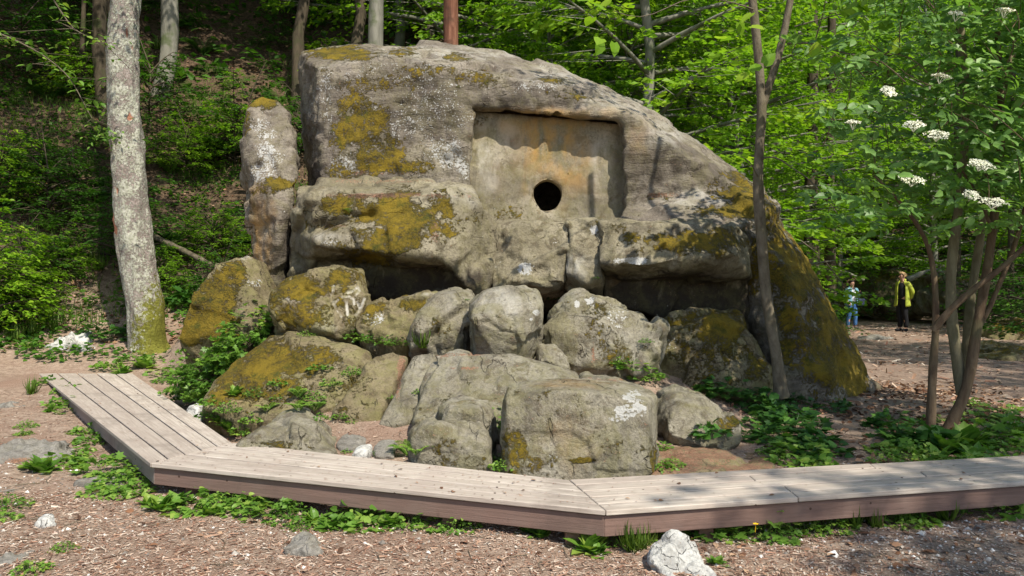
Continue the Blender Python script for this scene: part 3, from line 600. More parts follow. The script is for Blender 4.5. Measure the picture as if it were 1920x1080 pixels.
boulder("small rounded stone wedged between two grey boulders, needles round it", [(1008, 672), (1012, 650), (1035, 648), (1060, 665), (1070, 690), (1030, 692)], 8.0, .3, 'boulder', .014, 2, .9, 37, lean=.1)
boulder("wide dark mossy boulder at the foot of the dolmen's right side", [(1195, 730), (1205, 640), (1240, 605), (1300, 583), (1340, 580), (1380, 598), (1400, 640), (1440, 690), (1450, 740), (1350, 750)], 8.9, .8, 'mossy', .026, 2, 1., 38,
        [('m', 1360, 620, 80, 50, .8), ('m', 1280, 600, 60, 16, .6), ('m', 1320, 680, 100, 50, .45), ('l', 1270, 650, 60, 40, .35), ('m', 1420, 690, 30, 40, .6)], lean=.5)
boulder("low mossy slab sloping down at the left of the pile", [(372, 765), (400, 715), (455, 660), (505, 622), (560, 625), (640, 640), (690, 660), (700, 700), (650, 760), (560, 790), (440, 790)], 7.5, .9, 'mossy', .02, 3, .4, 39,
        [('m', 500, 670, 110, 55, .85), ('m', 440, 715, 80, 50, .7), ('m', 590, 665, 70, 30, .65), ('m', 560, 720, 120, 50, .45), ('l', 620, 690, 60, 30, .25), ('m', 640, 730, 50, 30, .2), ('w', 440, 740, 50, 20, .4)], lean=1.0, bulge=.25, sink=.3)
boulder("tilted flat slab with yellow algae, left one of the two leaning slabs", [(620, 775), (670, 710), (700, 668), (740, 662), (765, 670), (740, 730), (712, 785), (660, 792)], 7.2, .35, 'mossy', .016, 3, .3, 40,
        [('m', 680, 740, 30, 35, .4), ('m', 650, 770, 30, 12, .6), ('n', 752, 700, 8, 40, .8)], lean=.8, bulge=.2)
boulder("tilted smooth brown slab, right one of the two leaning slabs", [(708, 798), (745, 735), (775, 668), (815, 660), (822, 680), (800, 730), (778, 790), (740, 806)], 7.1, .3, 'boulder', .016, 3, .28, 41,
        [('n', 745, 715, 6, 40, .8), ('d', 760, 740, 25, 40, .3)], lean=.8, bulge=.2)
make_rock("boulder", [boulder_hull([(775, 790), (790, 720), (815, 664), (880, 660), (900, 700), (850, 790)], 6.95, .6, .3, lean=.7, seed=1),
                      boulder_hull([(820, 780), (850, 700), (890, 668), (960, 664), (1020, 682), (1080, 697), (1100, 720), (1100, 800), (900, 820)], 6.85, .7, .35, lean=.8, seed=2)], M['boulder'], .018, 3, .42, 42, d0=6.9,
          paint=[('n', 870, 665, 60, 4, .8), ('n', 870, 690, 30, 4, .6), ('d', 800, 740, 20, 60, .3), ('m', 840, 760, 20, 20, .3)], label="broad rounded grey slab spreading behind the big square block", cat="boulder", group=BLD)
boulder("thin low slab showing just above the big square block", [(1080, 712), (1090, 701), (1140, 703), (1190, 722), (1225, 745), (1200, 760), (1090, 745)], 6.7, .5, 'boulder', .018, 2, .7, 43, [('n', 1150, 712, 60, 5, .5)], lean=.2)
boulder("small humped grey stone resting behind the low front boulder", [(820, 800), (822, 765), (840, 750), (890, 747), (918, 752), (930, 780), (935, 850), (830, 850)], 6.15, .35, 'boulder', .014, 2, .7, 44, [('p', 870, 755, 40, 10, .3)], lean=.1)
boulder("low grey front boulder with a dark moss stain touching the bench", [(768, 830), (772, 805), (800, 787), (850, 784), (900, 790), (925, 815), (935, 870), (930, 920), (780, 920)], 5.9, .5, 'boulder', .014, 2, .7, 45, [('m', 828, 848, 25, 26, .6), ('m', 850, 862, 60, 12, .3)], lean=.1, sink=.1)
make_rock("boulder", [hull(PX([(942, 750, 5.75), (955, 722, 5.85), (1000, 712, 6.0), (1065, 708, 6.1), (1150, 716, 6.1), (1215, 730, 6.0), (1231, 745, 5.85), (1230, 950, 5.65), (940, 950, 5.65), (950, 750, 5.6), (1090, 732, 5.55), (1215, 756, 5.6), (1215, 950, 5.4), (955, 950, 5.4), (938, 850, 5.6),
          (960, 750, 6.6), (1230, 750, 6.7), (960, 900, 6.6), (1230, 900, 6.7)]))], M['boulder'], .014, 3, .22, 46, d0=5.6, size=1.2,
          paint=[('m', 965, 830, 30, 50, .55), ('m', 1000, 870, 50, 25, .5), ('m', 1170, 840, 50, 30, .3), ('m', 1225, 860, 8, 50, .7), ('m', 1090, 863, 24, 7, 1.6), ('l', 1185, 742, 20, 12, .75), ('l', 1180, 770, 28, 12, .75), ('l', 1160, 785, 16, 6, .7), ('l', 1040, 800, 14, 8, .45), ('l', 1037, 860, 18, 22, .4), ('d', 980, 810, 40, 40, .35), ('w', 1060, 830, 60, 50, .25), ('m', 1000, 740, 40, 20, .3), ('w', 1090, 720, 80, 10, .3)],
          label="big square block with yellow lichen spot standing right behind the bench", cat="boulder", group=BLD)
boulder("smooth dark grey boulder lying right of the big square block", [(1228, 800), (1235, 755), (1250, 733), (1280, 729), (1320, 745), (1365, 775), (1385, 797), (1370, 812), (1300, 828), (1250, 824)], 6.9, .6, 'boulder', .016, 6, .6, 47, [('m', 1368, 792, 20, 16, .6), ('l', 1358, 808, 16, 5, .7)], lean=.3, sink=.2)
boulder("low brown-grey boulder behind the inner corner of the bench", [(455, 850), (462, 820), (500, 795), (550, 782), (585, 800), (628, 848), (600, 870), (480, 880)], 6.2, .6, 'boulder', .016, 2, .8, 48, [('m', 520, 830, 45, 16, .6), ('m', 560, 840, 40, 12, .4), ('d', 500, 815, 30, 20, .3)], lean=.4)
boulder("flat grey stone lying in the needles behind the bench, upper of the pair", [(628, 835), (635, 820), (660, 815), (687, 824), (688, 836), (650, 842)], 6.5, .35, 'stone', .014, 4, .5, 49, lean=.4, bulge=.1, group="small stones in the needles behind the bench", cat="stone", name="stone")
boulder("flat grey stone lying in the needles behind the bench, right of the pair", [(698, 845), (702, 832), (725, 828), (742, 838), (740, 855), (705, 856)], 6.3, .25, 'stone', .012, 4, .5, 50, lean=.3, bulge=.1, group="small stones in the needles behind the bench", cat="stone", name="stone")
boulder("small whitish stone close behind the bench edge", [(660, 850), (666, 839), (682, 836), (694, 842), (694, 856), (668, 858)], 6.1, .12, 'pale', .008, 4, .6, 51, group="small stones in the needles behind the bench", cat="stone", name="stone")
boulder("white stone among the plants beside the bench corner", [(352, 775), (360, 760), (378, 762), (386, 778), (380, 790), (356, 788)], 7.9, .15, 'pale', .01, 4, .8, 52, cat="stone", name="stone", group=None)
def ledge_low(): 
    return hull(PX([(1190, 860, 5.9), (1240, 836, 6.6), (1400, 842, 6.7), (1452, 856, 6.3), (1456, 880, 5.9), (1430, 890, 5.6), (1200, 895, 5.5), (1190, 930, 5.5), (1456, 915, 5.7), (1456, 900, 6.8), (1200, 880, 6.8)]))
make_rock("flat_stone", [ledge_low()], M['mossy'], .02, 4, .4, 53, d0=6, needles=.75, label="low flat slab covered with crumbs and needles behind the bench", cat="stone", paint=[('n', 1320, 855, 140, 16, .55)])
# stones out on the left ground and by the path
boulder("pale angular limestone rock behind the far end of the bench", [(80, 672), (90, 650), (120, 634), (150, 632), (178, 648), (200, 660), (195, 682), (100, 684)], 12.3, .5, 'pale', .018, 1, 2., 60, [('d', 135, 650, 20, 10, .6)], cat="rock", name="rock", group=None, lean=.2)
boulder("small dark stone beside the pale limestone rock", [(112, 635), (118, 618), (135, 614), (150, 622), (152, 634)], 13.6, .25, 'stone', .018, 2, 1., 61, cat="stone", name="stone", group=None)
boulder("dark rounded stone half buried beside the path at the left edge", [(-20, 795), (-20, 765), (10, 756), (45, 765), (65, 785), (55, 798)], 8.5, .3, 'stone', .018, 2, 1.2, 62, cat="stone", name="stone", group=None, lean=.55, bulge=.2, sink=.15)
boulder("broad flat grey rock with needle pockets on the left ground", [(-10, 890), (-10, 850), (20, 832), (60, 826), (110, 835), (130, 855), (100, 878), (40, 895)], 6.3, .25, 'stone', .014, 2, 1.2, 63, [('n', 45, 865, 25, 10, .8)], cat="rock", name="rock", group=None, lean=.55, bulge=.2, sink=.2)
boulder("dark flat stone low beside the bench corner", [(125, 925), (140, 908), (175, 899), (215, 905), (240, 922), (215, 935), (150, 935)], 5.6, .25, 'stone', .014, 2, 1., 64, [('m', 180, 915, 50, 10, .5), ('d', 180, 920, 60, 20, .6)], cat="stone", name="stone", group=None, lean=.22, bulge=.2, sink=.15)
boulder("flat grey rock at the left edge below the needle-filled rock", [(-30, 950), (-25, 925), (20, 918), (50, 930), (55, 945), (20, 955)], 5.5, .3, 'stone', .014, 3, .7, 65, cat="rock", name="rock", group=None, lean=.15, bulge=.2, sink=.15)
boulder("split grey stone lying on the chips in front of the bench", [(530, 1035), (532, 1015), (555, 1004), (580, 1003), (590, 1020), (605, 1030), (600, 1046), (545, 1048)], 4.38, .14, 'stone', .008, 2, 1., 66, cat="stone", name="stone", group=None, lean=.05)
make_rock("rock", [hull(PX([(1213, 1045, 4.15), (1222, 1022, 4.2), (1262, 1000, 4.25), (1290, 1010, 4.25), (1310, 1035, 4.2), (1330, 1060, 4.1), (1350, 1090, 4.0), (1280, 1110, 3.95), (1225, 1060, 4.05), (1240, 1030, 4.5), (1310, 1050, 4.5), (1340, 1110, 4.4), (1240, 1110, 4.4)]))], M['pale'], .009, 2, .9, 67, d0=4.2, size=.5,
          label="white angular rock with dark cracks in front of the bench", cat="rock", paint=[('l', 1280, 1050, 60, 40, .3)])
boulder("flat pale stone in the bottom left corner", [(-10, 1085), (-5, 1050), (30, 1042), (52, 1055), (55, 1075), (30, 1090)], 4.15, .2, 'stone', .01, 3, .7, 68, cat="stone", name="stone", group=None, lean=.1, bulge=.2)
boulder("small white stone with a ragged top on the left ground", [(72, 992), (76, 975), (88, 970), (94, 985), (90, 998), (78, 998)], 4.85, .06, 'pale', .006, 2, 1.2, 69, cat="stone", name="stone", group=None)
boulder("flat white stone on the chips, middle of the foreground", [(206, 1056), (210, 1045), (230, 1042), (243, 1050), (240, 1058)], 4.3, .06, 'pale', .006, 3, .8, 70, cat="stone", name="stone", group=None, lean=.05)
boulder("whitish flat stone with a weed growing on it", [(90, 1040), (95, 1030), (125, 1026), (150, 1034), (148, 1044), (110, 1046)], 4.4, .12, 'pale', .008, 3, .8, 71, cat="stone", name="stone", group=None, lean=.1, bulge=.1)
boulder("mossy boulder with dark hollow lying beside the right path", [(1825, 690), (1830, 662), (1862, 648), (1900, 645), (1950, 650), (1990, 680), (1980, 715), (1880, 705)], 15.5, 1.0, 'mossy', .04, 3, 1.2, 72, [('m', 1880, 655, 60, 16, .6), ('d', 1850, 685, 40, 20, .8)], cat="boulder", group=None, lean=.4)
boulder("pale flat stone sticking out of the path near the people", [(1605, 640), (1620, 630), (1650, 628), (1672, 632), (1670, 642), (1630, 646)], 21, .4, 'stone', .03, 2, 1., 73, cat="stone", name="stone", group=None, lean=.2)
boulder("mossy rock bank behind the two walkers", [(1600, 560), (1610, 522), (1650, 512), (1700, 515), (1730, 540), (1720, 590), (1640, 590)], 31, 2., 'mossy', .08, 3, 1.3, 74, [('m', 1660, 520, 60, 16, .6), ('d', 1660, 550, 60, 30, .5)], cat="rock", name="rock", group=None, lean=.6)
boulder("dark mossy boulder behind the person in yellow", [(1735, 575), (1740, 515), (1765, 508), (1800, 520), (1850, 530), (1870, 560), (1840, 585)], 28, 1.5, 'flank', .07, 3, 1.3, 75, [('m', 1790, 520, 60, 14, .6), ('d', 1790, 560, 60, 30, .6)], cat="boulder", group=None, lean=.5)
boulder("low mossy boulder right of the far path", [(1850, 640), (1860, 608), (1890, 600), (1930, 602), (1960, 640)], 21, .9, 'mossy', .05, 3, 1.2, 76, [('m', 1900, 610, 60, 16, .8)], cat="boulder", group=None, lean=.4)

from mathutils.bvhtree import BVHTree
def solid_bvh():
    vs = []; ps = []; n = 0
    for o in list(C.objects):
        if o.type != 'MESH' or o.name.split('.')[0] not in ('ground', 'boulder', 'rock_body', 'ledge_block', 'standing_stone', 'stone', 'rock', 'flat_stone', 'portal_slab'): continue
        me = o.data; v = np.empty(len(me.vertices) * 3); me.vertices.foreach_get("co", v); off = np.array(o.location) + (np.array(o.parent.location) if o.parent else 0)
        v = v.reshape(-1, 3) + off; me.calc_loop_triangles(); t = np.empty(len(me.loop_triangles) * 3, np.int32); me.loop_triangles.foreach_get("vertices", t)
        vs.append(v); ps.append(t.reshape(-1, 3) + n); n += len(v)
    return BVHTree.FromPolygons(np.concatenate(vs).tolist(), np.concatenate(ps).tolist())
BVH = solid_bvh()
def surf(px, py):
    """the point of the ground or of a stone met in that direction from the viewpoint"""
    o = Vector((0, 0, CAM_Z)); d = Vector(P(px, py, 10)) - o; h = BVH.ray_cast(o, d.normalized(), 200)
    return h[0]
# ------------------------------------------------------------------ bench
bz = .27
def BP(px, py, z=bz): d = (CAM_Z - z) * F / (py - HY); return np.array([(px - 960) / F * d, d, z])
out_pts = [BP(66, 696), BP(281, 869), BP(1137, 958), BP(1920, 904)]
in_pts = [BP(232, 687.5), BP(435, 829), BP(1067, 899), BP(1920, 853)]
out_pts[3] = out_pts[2] + (out_pts[3] - out_pts[2]) * 1.9; in_pts[3] = in_pts[2] + (in_pts[3] - in_pts[2]) * 1.75
bench = empty("bench", (0.4, 4.3, 0), "long angled timber bench of weathered boards wrapping round the boulders", "bench")
BL = np.array(bench.location)
def board(name, corners, z0, z1, mat, bev=.004):
    """corners: four plan points, first two along the grain"""
    c = np.array([np.array(p)[:2] for p in corners]); o = c.mean(0); ang = math.atan2(*(c[1] - c[0])[::-1])
    ca, sa = math.cos(-ang), math.sin(-ang); q = c - o; q = np.stack([q[:, 0] * ca - q[:, 1] * sa, q[:, 0] * sa + q[:, 1] * ca], 1)
    bm = bmesh.new(); lo = [bm.verts.new((x, y, -(z1 - z0) / 2)) for x, y in q]; hi = [bm.verts.new((x, y, (z1 - z0) / 2)) for x, y in q]
    bm.faces.new(lo[::-1]); bm.faces.new(hi)
    for k in range(4): bm.faces.new((lo[k], lo[(k + 1) % 4], hi[(k + 1) % 4], hi[k]))
    bmesh.ops.recalc_face_normals(bm, faces=bm.faces)
    if bev: bmesh.ops.bevel(bm, geom=bm.edges[:], offset=bev, segments=1, affect='EDGES')
    me = bpy.data.meshes.new(name); bm.to_mesh(me); bm.free(); me.materials.append(mat)
    ob = link(name, me, bench); ob.location = np.array([o[0], o[1], (z0 + z1) / 2]) - BL; ob.rotation_euler = (0, 0, ang); return ob
NP = 5; TH = .032
def lerp(a, b, t): return a + (b - a) * t
for s in range(3):
    for k in range(NP):
        gp = .008 if s == 0 else .012; f0, f1 = k / NP + gp, (k + 1) / NP - gp
        A0, A1 = lerp(out_pts[s], in_pts[s], f0), lerp(out_pts[s], in_pts[s], f1)
        B0, B1 = lerp(out_pts[s + 1], in_pts[s + 1], f0), lerp(out_pts[s + 1], in_pts[s + 1], f1)
        e = .0015; dA = (B0 - A0) / np.linalg.norm(B0 - A0) * e * 1.5
        cuts = [0, 1]
        if s == 2: cuts = [0, [.225, .225, .41, .20, .36][k], 1]
        if s == 0: cuts = [0, [1, .47, 1, .6, 1][k], 1] if k in (1, 3) else [0, 1]
        for t0, t1 in zip(cuts[:-1], cuts[1:]):
            dz = random.uniform(-.002, .002)
            board("plank", [lerp(A0, B0, t0) + dA, lerp(A0, B0, t1) - dA, lerp(A1, B1, t1) - dA, lerp(A1, B1, t0) + dA], bz - TH + dz, bz + dz, M['deck'])
    # fascia boards set back under the edge
    for (a, b, inn, mt) in ((out_pts, in_pts, False, M['fascia'] if s == 1 else M['fascia_pale'] if s == 0 else M['fascia']), (in_pts, out_pts, True, M['fascia_pale'])):
        f = .045; g2 = .10
        p0, p1 = lerp(a[s], b[s], f), lerp(a[s + 1], b[s + 1], f); q0, q1 = lerp(a[s], b[s], g2), lerp(a[s + 1], b[s + 1], g2)
        if s == 0: p0 = lerp(p0, p1, .16 if not inn else .05); q0 = lerp(q0, q1, .16 if not inn else .05)
        zl = bz - TH - .006
        board("side_board", [p0, p1, q1, q0] if not inn else [q0, q1, p1, p0], zl - .125, zl, mt)
# joists and posts under the boards
for s, ts in ((0, (.2, .45, .7, .93)), (1, (.08, .35, .705, .95)), (2, (.12, .33, .55, .8))):
    for t in ts:
        for f in (.17, .83):
            p = lerp(lerp(out_pts[s], out_pts[s + 1], t), lerp(in_pts[s], in_pts[s + 1], t), f)
            h0 = hz(p[0], p[1]) - .08
            board("post", [p + np.array([-.045, -.035, 0]), p + np.array([.045, -.035, 0]), p + np.array([.045, .035, 0]), p + np.array([-.045, .035, 0])], h0, bz - TH - .004, M['post'])
        a = lerp(lerp(out_pts[s], out_pts[s + 1], t), lerp(in_pts[s], in_pts[s + 1], t), .12); b = lerp(lerp(out_pts[s], out_pts[s + 1], t), lerp(in_pts[s], in_pts[s + 1], t), .88)
        d = (out_pts[s + 1] - out_pts[s]); d = d / np.linalg.norm(d) * .07
        board("joist", [a + d, b + d, b + d * 1.6, a + d * 1.6], bz - TH - .12, bz - TH - .003, M['post'])

# ------------------------------------------------------------------ trees
def make_trunk(mb, pts, r0, r1, sides=8, power=1., wob=.0):
    pts = np.asarray(pts, float); n = len(pts); t = np.linspace(0, 1, n); mb.tube(pts, r0 + (r1 - r0) * t ** power, sides)
def spline(pts, n):
    pts = np.asarray(pts, float); t = np.r_[0, np.cumsum(np.linalg.norm(np.diff(pts, axis=0), axis=1))]; u = np.linspace(0, t[-1], n)
    q = np.stack([np.interp(u, t, pts[:, k]) for k in range(pts.shape[1])], 1)
    for _ in range(max(1, n // len(pts))):
        q[1:-1] = .25 * q[:-2] + .5 * q[1:-1] + .25 * q[2:]
    return q
def crown(mbw, mbl, H, cb, Rr, nl, nb, nlv, L, seed, tpl=T_DIAM, trunk=None, flat=.75, up=.35, prof=None, twigs=True):
    r = np.random.default_rng(seed); POS = []; DIR = []; NRM = []
    for i in range(nl):
        s = (i + r.random()) / nl; t = cb + (1 - cb) * s; base = trunk(t)
        az = i * 2.399 + r.uniform(-.4, .4); ln = Rr * (prof(s) if prof else (.45 + .55 * math.sin(math.pi * min(1, s * .85 + .25)))) * r.uniform(.75, 1.15)
        el = up * (1 - .2 * s) + .9 * s ** 3; h = np.array([math.cos(az), math.sin(az), 0]); n = 6
        u = np.linspace(0, 1, n)[:, None]; bend = r.uniform(-.5, .5); sdv = np.array([-h[1], h[0], 0])
        pts = base + h * ln * u + sdv * bend * ln * .3 * u ** 2 + np.array([0, 0, 1]) * ln * (math.tan(el) * u * .8 - .35 * el * u ** 2)
        mbw.tube(pts, np.linspace(.018 * ln ** .8 + .012, .006, n), 4, cap=False)
        for j in range(nb):
            q = .15 + .85 * (j + r.random()) / nb; bp = np.array([np.interp(q, u[:, 0], pts[:, k]) for k in range(3)])
            sd = 1 if j % 2 else -1; a2 = az + bend * .6 * q + sd * r.uniform(.5, 1.1) * (1 - .4 * q); bl = (ln * .34 * (1.1 - .6 * q) + .35) * r.uniform(.7, 1.2)
            hd = np.array([math.cos(a2), math.sin(a2), r.uniform(-.25, .15)])
            if twigs: mbw.tube([bp, bp + hd * bl * .9], [.009, .003], 3, cap=False)
            m = nlv; w = np.sqrt(r.random(m)) ; sg = np.where(np.arange(m) % 2, 1, -1)
            pos = bp + hd * bl * w[:, None] + np.array([0, 0, -1.]) * (bl * .12 * w ** 2)[:, None] + r.normal(0, .05 * bl + .02, (m, 3)) * np.array([1, 1, .5])
            aa = a2 + sg * r.uniform(.3, 1.2, m); dr = np.stack([np.cos(aa), np.sin(aa), r.uniform(-.45, .05, m)], 1)
            POS.append(pos); DIR.append(dr); NRM.append(np.array([0, 0, 1.]) + r.normal(0, flat, (m, 3)))
    POS = np.concatenate(POS); tint = np.clip(.5 + .28 * fbm(POS * .7, seed, 2) * 2 + r.normal(0, .18, len(POS)), 0, 1)
    mbl.leaves(tpl, POS, np.concatenate(DIR), np.concatenate(NRM), L * r.uniform(.7, 1.25, len(POS)), tint)
def tree_proto(name, seed, H, cb, Rr, nl, nb, nlv, L, mat_leaf, mat_bark, r0, lean=.03, **kw):
    r = np.random.default_rng(seed); n = 10; t = np.linspace(0, 1, n)
    wob = np.cumsum(r.normal(0, H * .008, (n, 2)), 0); pts = np.stack([wob[:, 0] + lean * H * t, wob[:, 1], t * H - .4 * (t == 0)], 1); pts[0, :2] = 0
    tr = lambda q: np.array([np.interp(q, t, pts[:, k]) for k in range(3)])
    e = empty(name, (0, 0, 0)); mw = MB(); ml = MB()
    rr = r0 * (1 - .8 * t) + .01; rr[0] *= 1.35; mt = MB(); mt.tube(pts, rr, 9); 
    crown(mw, ml, H, cb, Rr, nl, nb, nlv, L, seed, trunk=tr, **kw)
    link("trunk", mt.mesh("trunk", mat_bark), e); link("branches", mw.mesh("branches", mat_bark), e); link("crown", ml.mesh("crown", mat_leaf, smooth=False), e)
    return e
protos = []
for k, (H, cb, Rr, nl, nb, nlv) in enumerate([(11, .06, 3.2, 60, 13, 26), (9, .04, 2.8, 52, 13, 26), (13, .12, 3.8, 66, 14, 26)]):
    p = tree_proto("beech_tree", 100 + k, H, cb, Rr, nl, nb, nlv, .145, M['leaf_far'], M['bark_grey'], .13); protos.append([p, False])
tall = [[tree_proto("beech_tree", 120 + k, H, .5, 4.6, 46, 14, 26, .17, M['leaf_far'], M['bark_dark'], .17), False] for k, H in enumerate((19, 16))]
def place(slot, x, y, sc, rz, label, group, z=None, cat="tree"):
    if not slot[1]: o = slot[0]; slot[1] = True
    else: o = copy_tree(slot[0])
    o.location = (x, y, hz(x, y) if z is None else z); o.scale = (sc,) * 3; o.rotation_euler = (0, 0, rz); tag(o, label, cat, group); return o
r_ = np.random.default_rng(5)
# the wood behind: jittered rows, denser near
GB = "beech trees of the sunny wood behind the dolmen"
rows = [(19, 3.2, -2, 15), (22.5, 3.4, -4, 19), (27, 3.8, -6, 24), (32.5, 4.2, -10, 28), (39, 5, -14, 34), (47, 6, -18, 40), (57, 7.5, -24, 48), (70, 9, -32, 60), (88, 11, -42, 72)]
for (y, st, xa, xb) in rows:
    x = xa + r_.uniform(0, st)
    while x < xb:
        xx, yy = x + r_.uniform(-.8, .8), y + r_.uniform(-1.6, 1.6)
        px = 960 + F * xx / yy
        if yy < 34 and px > 1480 and px < 2300 and yy < 31: x += st; continue      # keep the path open
        k = r_.integers(0, 3); slot = protos[k]; sc = r_.uniform(.8, 1.25) * (1 + (y - 20) / 90)
        zn = 'above the left half of the dolmen top' if px < 800 else 'above the right half of the dolmen top' if px < 1300 else 'between the slender forked tree and the elder' if px < 1600 else 'behind the flowering elder' if px < 1920 else 'past the right edge'
        place(slot, xx, yy, sc, r_.uniform(0, 6.28), "young green beech in the %s wood, %s" % ('nearer' if yy < 30 else 'middle' if yy < 50 else 'farthest', zn), GB); x += st * r_.uniform(.8, 1.2)
# taller ones above
for (x, y, k, sc) in [(10, 46, 0, 1), (24, 50, 1, 1), (0, 44, 1, 1)]:
    place(tall[k], x, y, sc, r_.uniform(0, 6), "tall beech with high crown standing among the young beeches", "tall beeches in the wood")
# canopy over the dark slope on the left
for (x, y, k, sc) in [(-10.0, 18.7, 1, 1), (-13, 16, 0, .9), (-4.4, 20.5, 0, 1), (-10.6, 20, 1, 1.05), (-6.2, 22, 0, 1.05), (-17, 21, 0, 1), (-8, 27, 0, 1.1), (-15, 28, 1, 1.2), (-22, 27, 0, 1.2), (-12, 36, 1, 1.2), (-21, 38, 0, 1.2), (-16.5, 12, 1, .9), (-3.0, 26, 1, 1.), (-12.5, 13.0, 1, .85), (-28, 36, 1, 1.2)]:
    place(tall[k], x, y, sc, r_.uniform(0, 6), "tall thin trunked beech on the dark slope left of the dolmen", "tall beeches on the dark slope")
# shade trees right of the view
for (x, y, k, sc) in [(9.0, -2.6, 1, .78), (14.0, 3.6, 1, .75), (14.5, 9.5, 0, .8)]:
    place(tall[k], x, y, sc, r_.uniform(0, 6), "beech just right of the view shading the path and the bench's right end", "beeches right of the view")
for (x, y) in [(19, 22), (25, 30)]:
    place(protos[2], x, y, 1.1, r_.uniform(0, 6), "young green beech beyond the right path", "beeches beyond the right path")

def bark_relief(me, pts, rr):
    n = len(me.vertices); v = np.empty(n * 3); me.vertices.foreach_get("co", v); v = v.reshape(-1, 3)
    o = np.argsort(pts[:, 2]); c = np.stack([np.interp(v[:, 2], pts[o, 2], pts[o, k]) for k in (0, 1)], 1); rad = v[:, :2] - c
    k = 1 + fbm(v * np.array([7, 7, 1.6]), 5, 3) * .16 + fbm(v * np.array([2, 2, 1.1]), 9, 2) * .16
    v[:, :2] = c + rad * k[:, None]; me.vertices.foreach_set("co", v.astype(np.float32).ravel()); me.update()
def free_tree(name, label, path, r0, r1, mat, d=None, sides=12, n=26, group=None, cat="tree"):
    pts = spline([P(px, py, dd) for px, py, dd in path], n); base = pts[0].copy(); e = empty(name, base, label, cat, group)
    t = np.linspace(0, 1, n); mb = MB(); rr = r0 + (r1 - r0) * t; rr[:3] *= np.array([1.4, 1.18, 1.05]); mb.tube(pts - base, rr, sides); me_ = link("trunk", mb.mesh("trunk", mat), e).data; bark_relief(me_, pts - base, rr)
    return e, pts, base
def lichen_trunk():
    e, pts, base = free_tree("lichen_tree", "pale lichen covered tree trunk rising behind the bench's far end", [(282, 668, 12.3), (268, 560, 12.3), (250, 420, 12.3), (236, 250, 12.3), (228, 150, 12.3), (236, 0, 12.3), (240, -250, 12.3), (225, -700, 12.4)], .285, .16, M['bark_lichen'], sides=64, n=150)
    tr = e.children[0]; me = tr.data; n = len(me.vertices); v = np.empty(n * 3); me.vertices.foreach_get("co", v); v = v.reshape(-1, 3)
    cc = np.stack([np.interp(v[:, 2], pts[:, 2] - base[2], pts[:, k] - base[k]) for k in (0, 1)], 1); rad = v[:, :2] - cc
    k = 1 + fbm(v * np.array([2, 2, 1.]), 5, 3) * .14 + fbm(v * 16, 8, 3) * .10 + .25 * np.exp(-np.maximum(v[:, 2], 0) / .18) * np.abs(pn(np.c_[np.arctan2(rad[:, 1], rad[:, 0])[:, None] * 1.3, v[:, 2:3] * .5, v[:, 2:3] * 0], 3))
    v[:, :2] = cc + rad * k[:, None]; me.vertices.foreach_set("co", v.astype(np.float32).ravel()); me.update()
    ml = MB(); mw = MB(); H = 12.
    crown(mw, ml, H, .55, 3.4, 26, 12, 22, .12, 303, trunk=lambda q: np.array([np.interp(q * H, pts[:, 2] - base[2], pts[:, k] - base[k]) for k in range(3)]), up=.5)
    link("branches", mw.mesh("branches", M['bark_grey']), e); link("crown", ml.mesh("crown", M['leaf_far'], False), e)
    # a leafy shoot out of the bark
    ml = MB(); c = P(205, 258, 12.0) - base; q = c + rvec(90, .11) * np.array([1.2, .8, .8]); dr = rvec(90) + np.array([0, -.3, .2])
    ml.leaves(T_LEAF, q, dr, np.array([0, -.4, 1.]) + rvec(90, .4), .075); ml.tube([P(232, 270, 12.2) - base, c], [.012, .005], 5); tag(link("leafy_shoot", ml.mesh("leafy_shoot", M['leaf_ground'], False), e), kind='stuff')
lichen_trunk()
free_tree("bare_beech_tree", "grey beech trunk curving up from the dark slope between two trees", [(285, 235, 20.5), (302, 190, 20.5), (316, 120, 20.5), (320, 50, 20.5), (318, -150, 20.6), (318, -500, 20.6)], .25, .14, M['bark_grey'], group=None)
free_tree("bare_beech_tree", "grey trunk above the dolmen's top, left of the red one", [(700, 200, 17.5), (704, 80, 17.5), (707, 0, 17.5), (708, -600, 17.5)], .19, .13, M['bark_grey'])
free_tree("pine_tree", "red-brown trunk standing right above the dolmen's top", [(842, 200, 17), (846, 80, 17), (846, 0, 17), (842, -600, 17)], .18, .13, M['bark_red'])
for (lb, pth, r0) in [("dark slender trunk behind the mossy flank of the dolmen", [(1556, 560, 24), (1556, 300, 24), (1560, 0, 24), (1566, -300, 24)], .16), ("thin dark trunk behind the elder's flowers", [(1790, 520, 27), (1798, 200, 27), (1800, -200, 27)], .15),
                      ("grey trunk low behind the people, left of the path", [(1522, 520, 22), (1518, 430, 22), (1525, 200, 22), (1520, -200, 22)], .2), ("thin dark trunk at the far right of the wood", [(1893, 590, 24), (1895, 480, 24), (1900, 100, 24), (1905, -200, 24)], .09),
                      ("thin dark trunk right of the reddish one above the dolmen", [(1122, 200, 21), (1126, 60, 21), (1130, -200, 21)], .11), ("thin dark trunk at the top left of the dark slope", [(62, 330, 21), (72, 150, 21), (82, -100, 21)], .1),
                      ("slender trunk on the slope between lichen tree and left edge", [(118, 420, 19), (150, 200, 19), (160, -60, 19)], .07), ("thin dark trunk left of the dolmen's top", [(668, 120, 22), (674, 0, 22), (680, -200, 22)], .08)]:
    free_tree("slender_tree", lb, pth, r0, r0 * .7, M['bark_dark'], sides=8, n=12)

